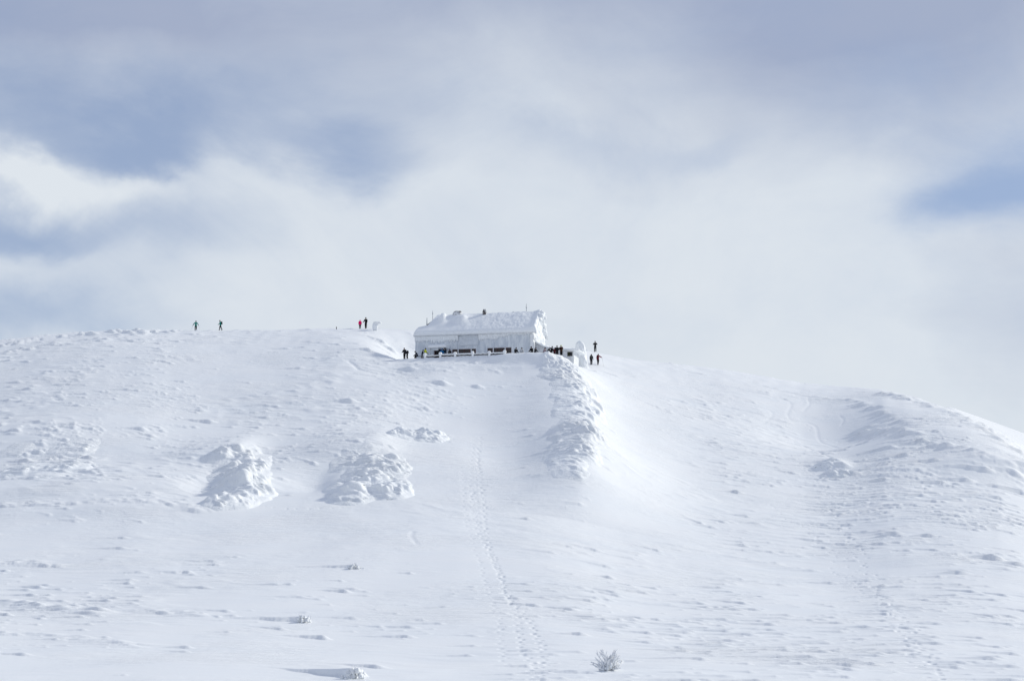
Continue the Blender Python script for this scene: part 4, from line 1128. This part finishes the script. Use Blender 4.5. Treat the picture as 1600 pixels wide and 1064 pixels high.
    if pack:
        m = MB(); m.blob((0, 0, 0), (.17 * k, .13 * k, .27 * k), 12, 9, .04, random.Random(3), .7)
        m.blob((0, -.03 * k, .22 * k), (.15 * k, .11 * k, .08 * k), 10, 6)
        bp = m.build('backpack', cloth(pack), o, (up(.28) + rotx(Vector((0, -.25, 0)), -ln)) * k, smooth=True); bp.rotation_euler = (-ln, 0, 0)
        for s in (-1, 1):
            st = MB(); st.tube([(s * .11 * k, .06 * k, .22 * k), (s * .12 * k, .24 * k, .26 * k), (s * .12 * k, .40 * k, .12 * k), (s * .13 * k, .30 * k, -.12 * k), (s * .13 * k, .06 * k, -.2 * k)], .022 * k, 5); st.build('strap', BOOT, bp)
    o['_k'] = k
    hands = {}
    Mx = Matrix.Rotation(R(-face), 3, 'Z')
    for nm in 'lr': hands[nm] = Vector((x, y, z + zoff)) + Mx @ ((J['wri' + nm] + J['_hand' + nm] * .08) * k)
    del o['_k']
    return o, hands
def pole(hand, foot, label, group=None):
    d = Vector(foot) - Vector(hand)
    m = MB(); up_ = -d.normalized() * .12
    m.tube([up_, (0, 0, 0), d * .5, d], [.017, .015, .010, .007], 6)
    sh = m.build('ski_pole', METAL, loc=hand); tag(sh, label, 'ski pole', group)
    MB().tube([up_ * 1.1, -up_ * .3], .022, 6).build('grip', BOOT, sh)
    MB().tube([d * .93, d * .945], [.045, .045], 8).build('basket', BOOT, sh)

def on_slope(px, row):
    x, y = at(px, row); return x, y, float(ground_z(np.array([x]), np.array([y]))[0])
def on_crest(px, Y):
    x = t_px(px, 510) * Y; return x, Y, gz(x, Y)
def on_terrace(px, ly, row=552):
    lx = wall_loc(px, row, ly)[0]; x, y = to_world(lx, ly); return x, y, ZP
TEAL = (.006, .24, .20); PINK = (.88, .010, .16); YEL = (.42, .47, .03); BLUE = (.015, .17, .42); DRED = (.17, .012, .03); GREY = (.10, .09, .10)
GS, GT = 'walkers on the skyline', 'people on the terrace'
# left skyline
Ys = float(np.interp(306, _tx, _td)) + 1
q = on_crest(306, Ys); _, hd_ = person('person in teal jacket striding with arms spread on the left skyline, left of two', *q, 168, TEAL, h=1.76, lean=10, legs=((24, 20), (-14, 22)), arms=((18, 34, 12), (-6, 38, 10)), group=GS)
for nm, dx in (('l', .25), ('r', -.25)): pole(hd_[nm], (hd_[nm].x + (.30 if nm == 'l' else -.30), hd_[nm].y - .2, gz(hd_[nm].x + (.30 if nm == 'l' else -.30), hd_[nm].y - .2) - .02), 'thin ski pole held by the arms-spread walker, at the %s of that walker' % ('right' if nm == 'l' else 'left'))
Ys = float(np.interp(344, _tx, _td)) + 1
q = on_crest(344.5, Ys); person('person in teal jacket with dark backpack walking on the left skyline, right of two', *q, 262, TEAL, pack=(.02, .05, .05), h=1.78, lean=8, legs=((16, 14), (-12, 16)), arms=((30, 12, 45), (-10, 12, 20)), group=GS)
Ys = float(np.interp(562, _tx, _td)) + .5
q = on_crest(562.5, Ys); person('small person in hot pink jacket on the skyline left of the hut', *q, 175, PINK, hat=PINK, h=1.50, bulk=1.3, arms=((8, 14, 10), (8, 14, 10)), legs=((4, 2), (-4, 4)), group=GS, hood=True, hat_kind='hood')
q = on_crest(571.5, Ys); _, hd_ = person('tall person all in black with backpack beside the pink jacket on the skyline', *q, 200, BLACK, pack=BLACK, h=1.90, bulk=1.06, legs=((5, 3), (-6, 6)), arms=((12, 10, 20), (35, 22, 40)), group=GS)
pole(hd_['l'], (hd_['l'].x + .25, hd_['l'].y, q[2] + .02), 'thin ski pole in the hand of the tall person in black')
# terrace, left end
person('dark clad person standing at the left end of the terrace, taller of a pair', *on_terrace(632, -5.6), 200, CHAR, hat=BLACK, h=1.70, bulk=1.15, lean=6, arms=((30, 12, 70), (30, 12, 70)), legs=((6, 6), (-4, 4)), group=GT)
person('hunched dark clad person with pack, shorter of the pair at the terrace left end', *on_terrace(636.5, -5.7), 285, CHAR, hat=BLACK, h=1.45, bulk=1.2, lean=22, arms=((30, 10, 60), (30, 10, 60)), legs=((12, 20), (2, 14)), pack=BLACK, group=GT)
person('person in navy jacket sitting bent forward on the terrace bench by the left railing post', *on_terrace(652.5, -5.5), 265, NAVY, h=1.70, sit=.60, lean=32, legs=((85, 80), (80, 75)), arms=((35, 8, 50), (35, 8, 50)), bulk=1.12, group=GT)
person('person in dark navy standing left of the yellow-green jacket by the hut corner', *on_terrace(659.5, -4.6), 80, NAVY, hat=NAVY, h=1.50, lean=14, legs=((10, 12), (-6, 10)), arms=((40, 8, 50), (20, 8, 40)), bulk=1.1, group=GT)
person('person in yellow-green jacket and black hat at the left corner of the hut', *on_terrace(664, -4.0), 120, YEL, h=1.78, lean=6, bulk=1.1, arms=((25, 16, 60), (25, 16, 60)), group=GT)
# porch
person('person in bright blue jacket standing under the snowy porch', *on_terrace(690.5, -2.6), 150, BLUE, hat=BLUE, h=1.80, bulk=1.18, lean=4, pack=(.02, .07, .16), arms=((20, 14, 50), (20, 14, 50)), group=GT)
person('tall person in dark navy clothes right of the blue jacket under the porch', *on_terrace(696, -2.3), 240, (.012, .030, .055), h=1.95, bulk=1.15, lean=5, arms=((15, 12, 40), (15, 12, 40)), group=GT)
# terrace, right part
person('black clad person sitting just right of the right window band, leftmost sitter there', *on_terrace(805.5, -5.4), 150, BLACK, h=1.78, sit=.52, lean=14, legs=((80, 75), (84, 80)), arms=((30, 12, 60), (30, 12, 60)), bulk=1.1, group=GT)
person('person seated low in pale coat and black hat, between two other sitters on the terrace', *on_terrace(815.5, -5.2), 190, (.55, .57, .60), h=1.76, sit=.50, lean=6, legs=((84, 80), (84, 80)), arms=((25, 10, 60), (25, 10, 60)), group=GT)
person('black clad person with white pack sitting at the right front corner of the hut', *on_terrace(831, -5.0), 215, BLACK, h=1.80, sit=.62, lean=10, legs=((84, 80), (80, 76)), arms=((40, 10, 55), (40, 10, 55)), pack=(.60, .62, .64), bulk=1.12, group=GT)
person('person in greyish pink jacket sitting where the rime fins begin', *on_terrace(849.5, -4.2), 120, (.28, .22, .25), trousers=BLACK, h=1.72, sit=.62, lean=20, legs=((80, 70), (84, 76)), arms=((40, 10, 40), (40, 10, 40)), group=GT)
person('black clad person leaning sideways over the greyish pink jacket', *on_terrace(855, -3.6), 95, BLACK, h=1.74, sit=.80, lean=38, legs=((60, 60), (50, 60)), arms=((50, 10, 30), (60, 10, 20)), bulk=1.1, group=GT)
person('person in dark red jacket in front of the annex, left of two others', *on_terrace(866.5, -2.0), 150, DRED, h=1.55, lean=10, bulk=1.1, group=GT)
person('person in black jacket in front of the annex, between dark red and yellow', *on_terrace(870.5, -2.4), 190, BLACK, h=1.75, lean=6, bulk=1.15, arms=((30, 14, 60), (30, 14, 60)), group=GT)
person('person with yellow helmet and dark jacket in front of the annex wall', *on_terrace(877, -2.0), 200, (.05, .02, .015), hat=YEL, h=1.85, lean=8, bulk=1.22, arms=((35, 18, 70), (35, 18, 70)), pack=YEL, group=GT, hat_kind='helmet')
person('black clad person standing with back turned between the porch and the left window band', *on_terrace(702.5, -3.0), 20, BLACK, hat=(.08, .02, .02), h=1.66, bulk=1.1, lean=6, arms=((20, 10, 50), (20, 10, 50)), group=GT)
person('person in very dark jacket sitting at the table below the left window band', *on_terrace(709, -4.9), 100, BLACK, h=1.70, sit=.55, lean=18, legs=((84, 80), (84, 80)), arms=((45, 8, 40), (45, 8, 40)), group=GT)
person('dark clad person seated beside the white pack at the right front corner of the hut', *on_terrace(836, -5.2), 140, CHAR, h=1.6, sit=.62, lean=16, legs=((84, 80), (80, 76)), arms=((40, 10, 55), (40, 10, 55)), bulk=1.1, group=GT)
person('black clad person squeezed between the dark red jacket and the hut end', *on_terrace(861.5, -2.6), 120, BLACK, hat=CHAR, h=1.66, lean=12, bulk=1.1, arms=((30, 10, 50), (30, 10, 50)), group=GT)
# right of the hut
q = on_slope(930, 546.5); person('person all in black with bent arms standing on the crest right of the hut', *q, 185, BLACK, h=1.86, legs=((2, 1), (-3, 3)), arms=((20, 28, 85), (20, 28, 85)), bulk=1.05, group='hikers right of the hut')
q = on_slope(924, 570.5); person('person in charcoal with large backpack walking uphill right of the hut', *q, 12, CHAR, trousers=BLACK, pack=(.045, .048, .050), h=1.76, lean=10, legs=((18, 12), (-10, 14)), arms=((14, 10, 30), (-8, 12, 20)), group='hikers right of the hut')
q = on_slope(934.5, 570.5); _, hd_ = person('person in dark red jacket with one arm reaching right, walking uphill right of the hut', *q, 25, DRED, trousers=BLACK, pack=(.09, .012, .02), h=1.80, lean=8, legs=((20, 16), (-12, 18)), arms=((10, 12, 25), (45, 55, 25)), bulk=1.08, group='hikers right of the hut')
pole(hd_['r'], (hd_['r'].x + .35, hd_['r'].y + .3, gz(hd_['r'].x + .35, hd_['r'].y + .3)), 'thin ski pole in the reaching hand of the person in dark red')
# ------------------------------------------------------------------ frosted shrubs poking out of the snow
FROST = mat('frosted twig', (0.80, 0.82, 0.85), 0.8, col2=(0.24, 0.21, 0.20), scale=9, thr=(0.60, 0.70))
def surf(x, y):
    """height of the finished snow surface"""
    r = math.hypot(x, y); p = math.atan2(x, y)
    i = int(np.argmin(np.abs(PHI - p))); j = int(np.argmin(np.abs(RAD - r)))
    return float(GZ[j, i])
def twig_bush(px, row, size, n, label, seed, spread=1.0):
    rg = random.Random(seed); x, y = at(px, row); z = surf(x, y)
    o = empty('frosted_shrub', (x, y, z - .05)); tag(o, label, 'shrub', 'frosted shrubs in the foreground')
    m = MB()
    for i in range(n):
        a = rg.uniform(0, 2 * math.pi); t = rg.uniform(.1, 1.3) * spread; L = size * rg.uniform(.55, 1.1)
        d = Vector((math.sin(t) * math.cos(a), math.sin(t) * math.sin(a), math.cos(t)))
        bend = Vector((rg.uniform(-.9, .7), rg.uniform(-.7, .7), rg.uniform(-.5, .6)))
        b0 = Vector((rg.uniform(-.18, .18) * size, rg.uniform(-.18, .18) * size, 0))
        pts = [b0 + d * (L * q) + bend * (L * q * q * .45) for q in (0, .25, .5, .75, 1)]
        r0 = rg.uniform(.022, .044)
        m.tube(pts, [r0 * .8, r0 * 1.1, r0 * 1.15, r0, r0 * .45], 6)
        for s in range(rg.randint(2, 4)):
            q = rg.uniform(.35, .9); k = int(q * 4); p0 = pts[k].lerp(pts[min(4, k + 1)], q * 4 - k)
            dd = (d + Vector((rg.uniform(-1, 1), rg.uniform(-1, 1), rg.uniform(-.3, .8)))).normalized(); l2 = L * rg.uniform(.18, .4)
            m.tube([p0, p0 + dd * l2 * .5 + Vector((0, 0, .03 * l2)), p0 + dd * l2], [r0 * .7, r0 * .75, r0 * .35], 5)
    m.build('twigs', FROST, o, smooth=True)
    c = MB()
    for i in range(30):
        c.blob((rg.gauss(0, .22) * size, rg.gauss(0, .22) * size, rg.uniform(0, .45) * size), (rg.uniform(.06, .15) * size, rg.uniform(.06, .14) * size, rg.uniform(.08, .2) * size), 8, 6, .2, rg)
    c.build('rime_clumps', RIME, o, smooth=True)
    return o
twig_bush(951, 1048, .86, 70, 'spiky frosted shrub with fanned twigs at the bottom, right of the footprint track', 2)
def lump_shrub(px, row, w, hgt, label, seed, spike=0):
    rg = random.Random(seed); x, y = at(px, row); z = gz(x, y)
    o = empty('frosted_shrub', (x, y, z + .02)); tag(o, label, 'shrub', 'frosted shrubs in the foreground')
    c = MB()
    for i in range(26):
        u = rg.gauss(0, .42) * w; v = rg.gauss(0, .25) * w; hh = max(0, hgt * (1 - (u / w) ** 2) * rg.uniform(.2, .95))
        c.blob((u, v, hh), (rg.uniform(.10, .20) * w, rg.uniform(.10, .18) * w, rg.uniform(.12, .24) * w), 9, 7, .22, rg)
    c.build('rime_clumps', RIME, o, smooth=True)
    m = MB()
    for i in range(10 + spike):
        u = rg.gauss(0, .3) * w; b0 = Vector((u, rg.gauss(0, .15) * w, hgt * .5)); d = Vector((rg.uniform(-.5, .5), rg.uniform(-.3, .3), 1)).normalized(); L = hgt * rg.uniform(.4, .9) * (1.5 if i < spike else 1)
        m.tube([b0, b0 + d * L * .5 + Vector((.02, 0, 0)), b0 + d * L], [.022, .024, .008], 6)
    m.build('twigs', FROST, o, smooth=True)
lump_shrub(553, 888.5, .55, .36, 'small rime clump of a buried shrub, uppermost of three in the left foreground', 11)
lump_shrub(473, 972.5, .55, .40, 'rime clumped shrub with a thin upright twig, leftmost of the foreground shrubs', 12, 5)
lump_shrub(553, 1060, .55, .42, 'rime clumped shrub at the nose of the long drift near the bottom edge', 13)
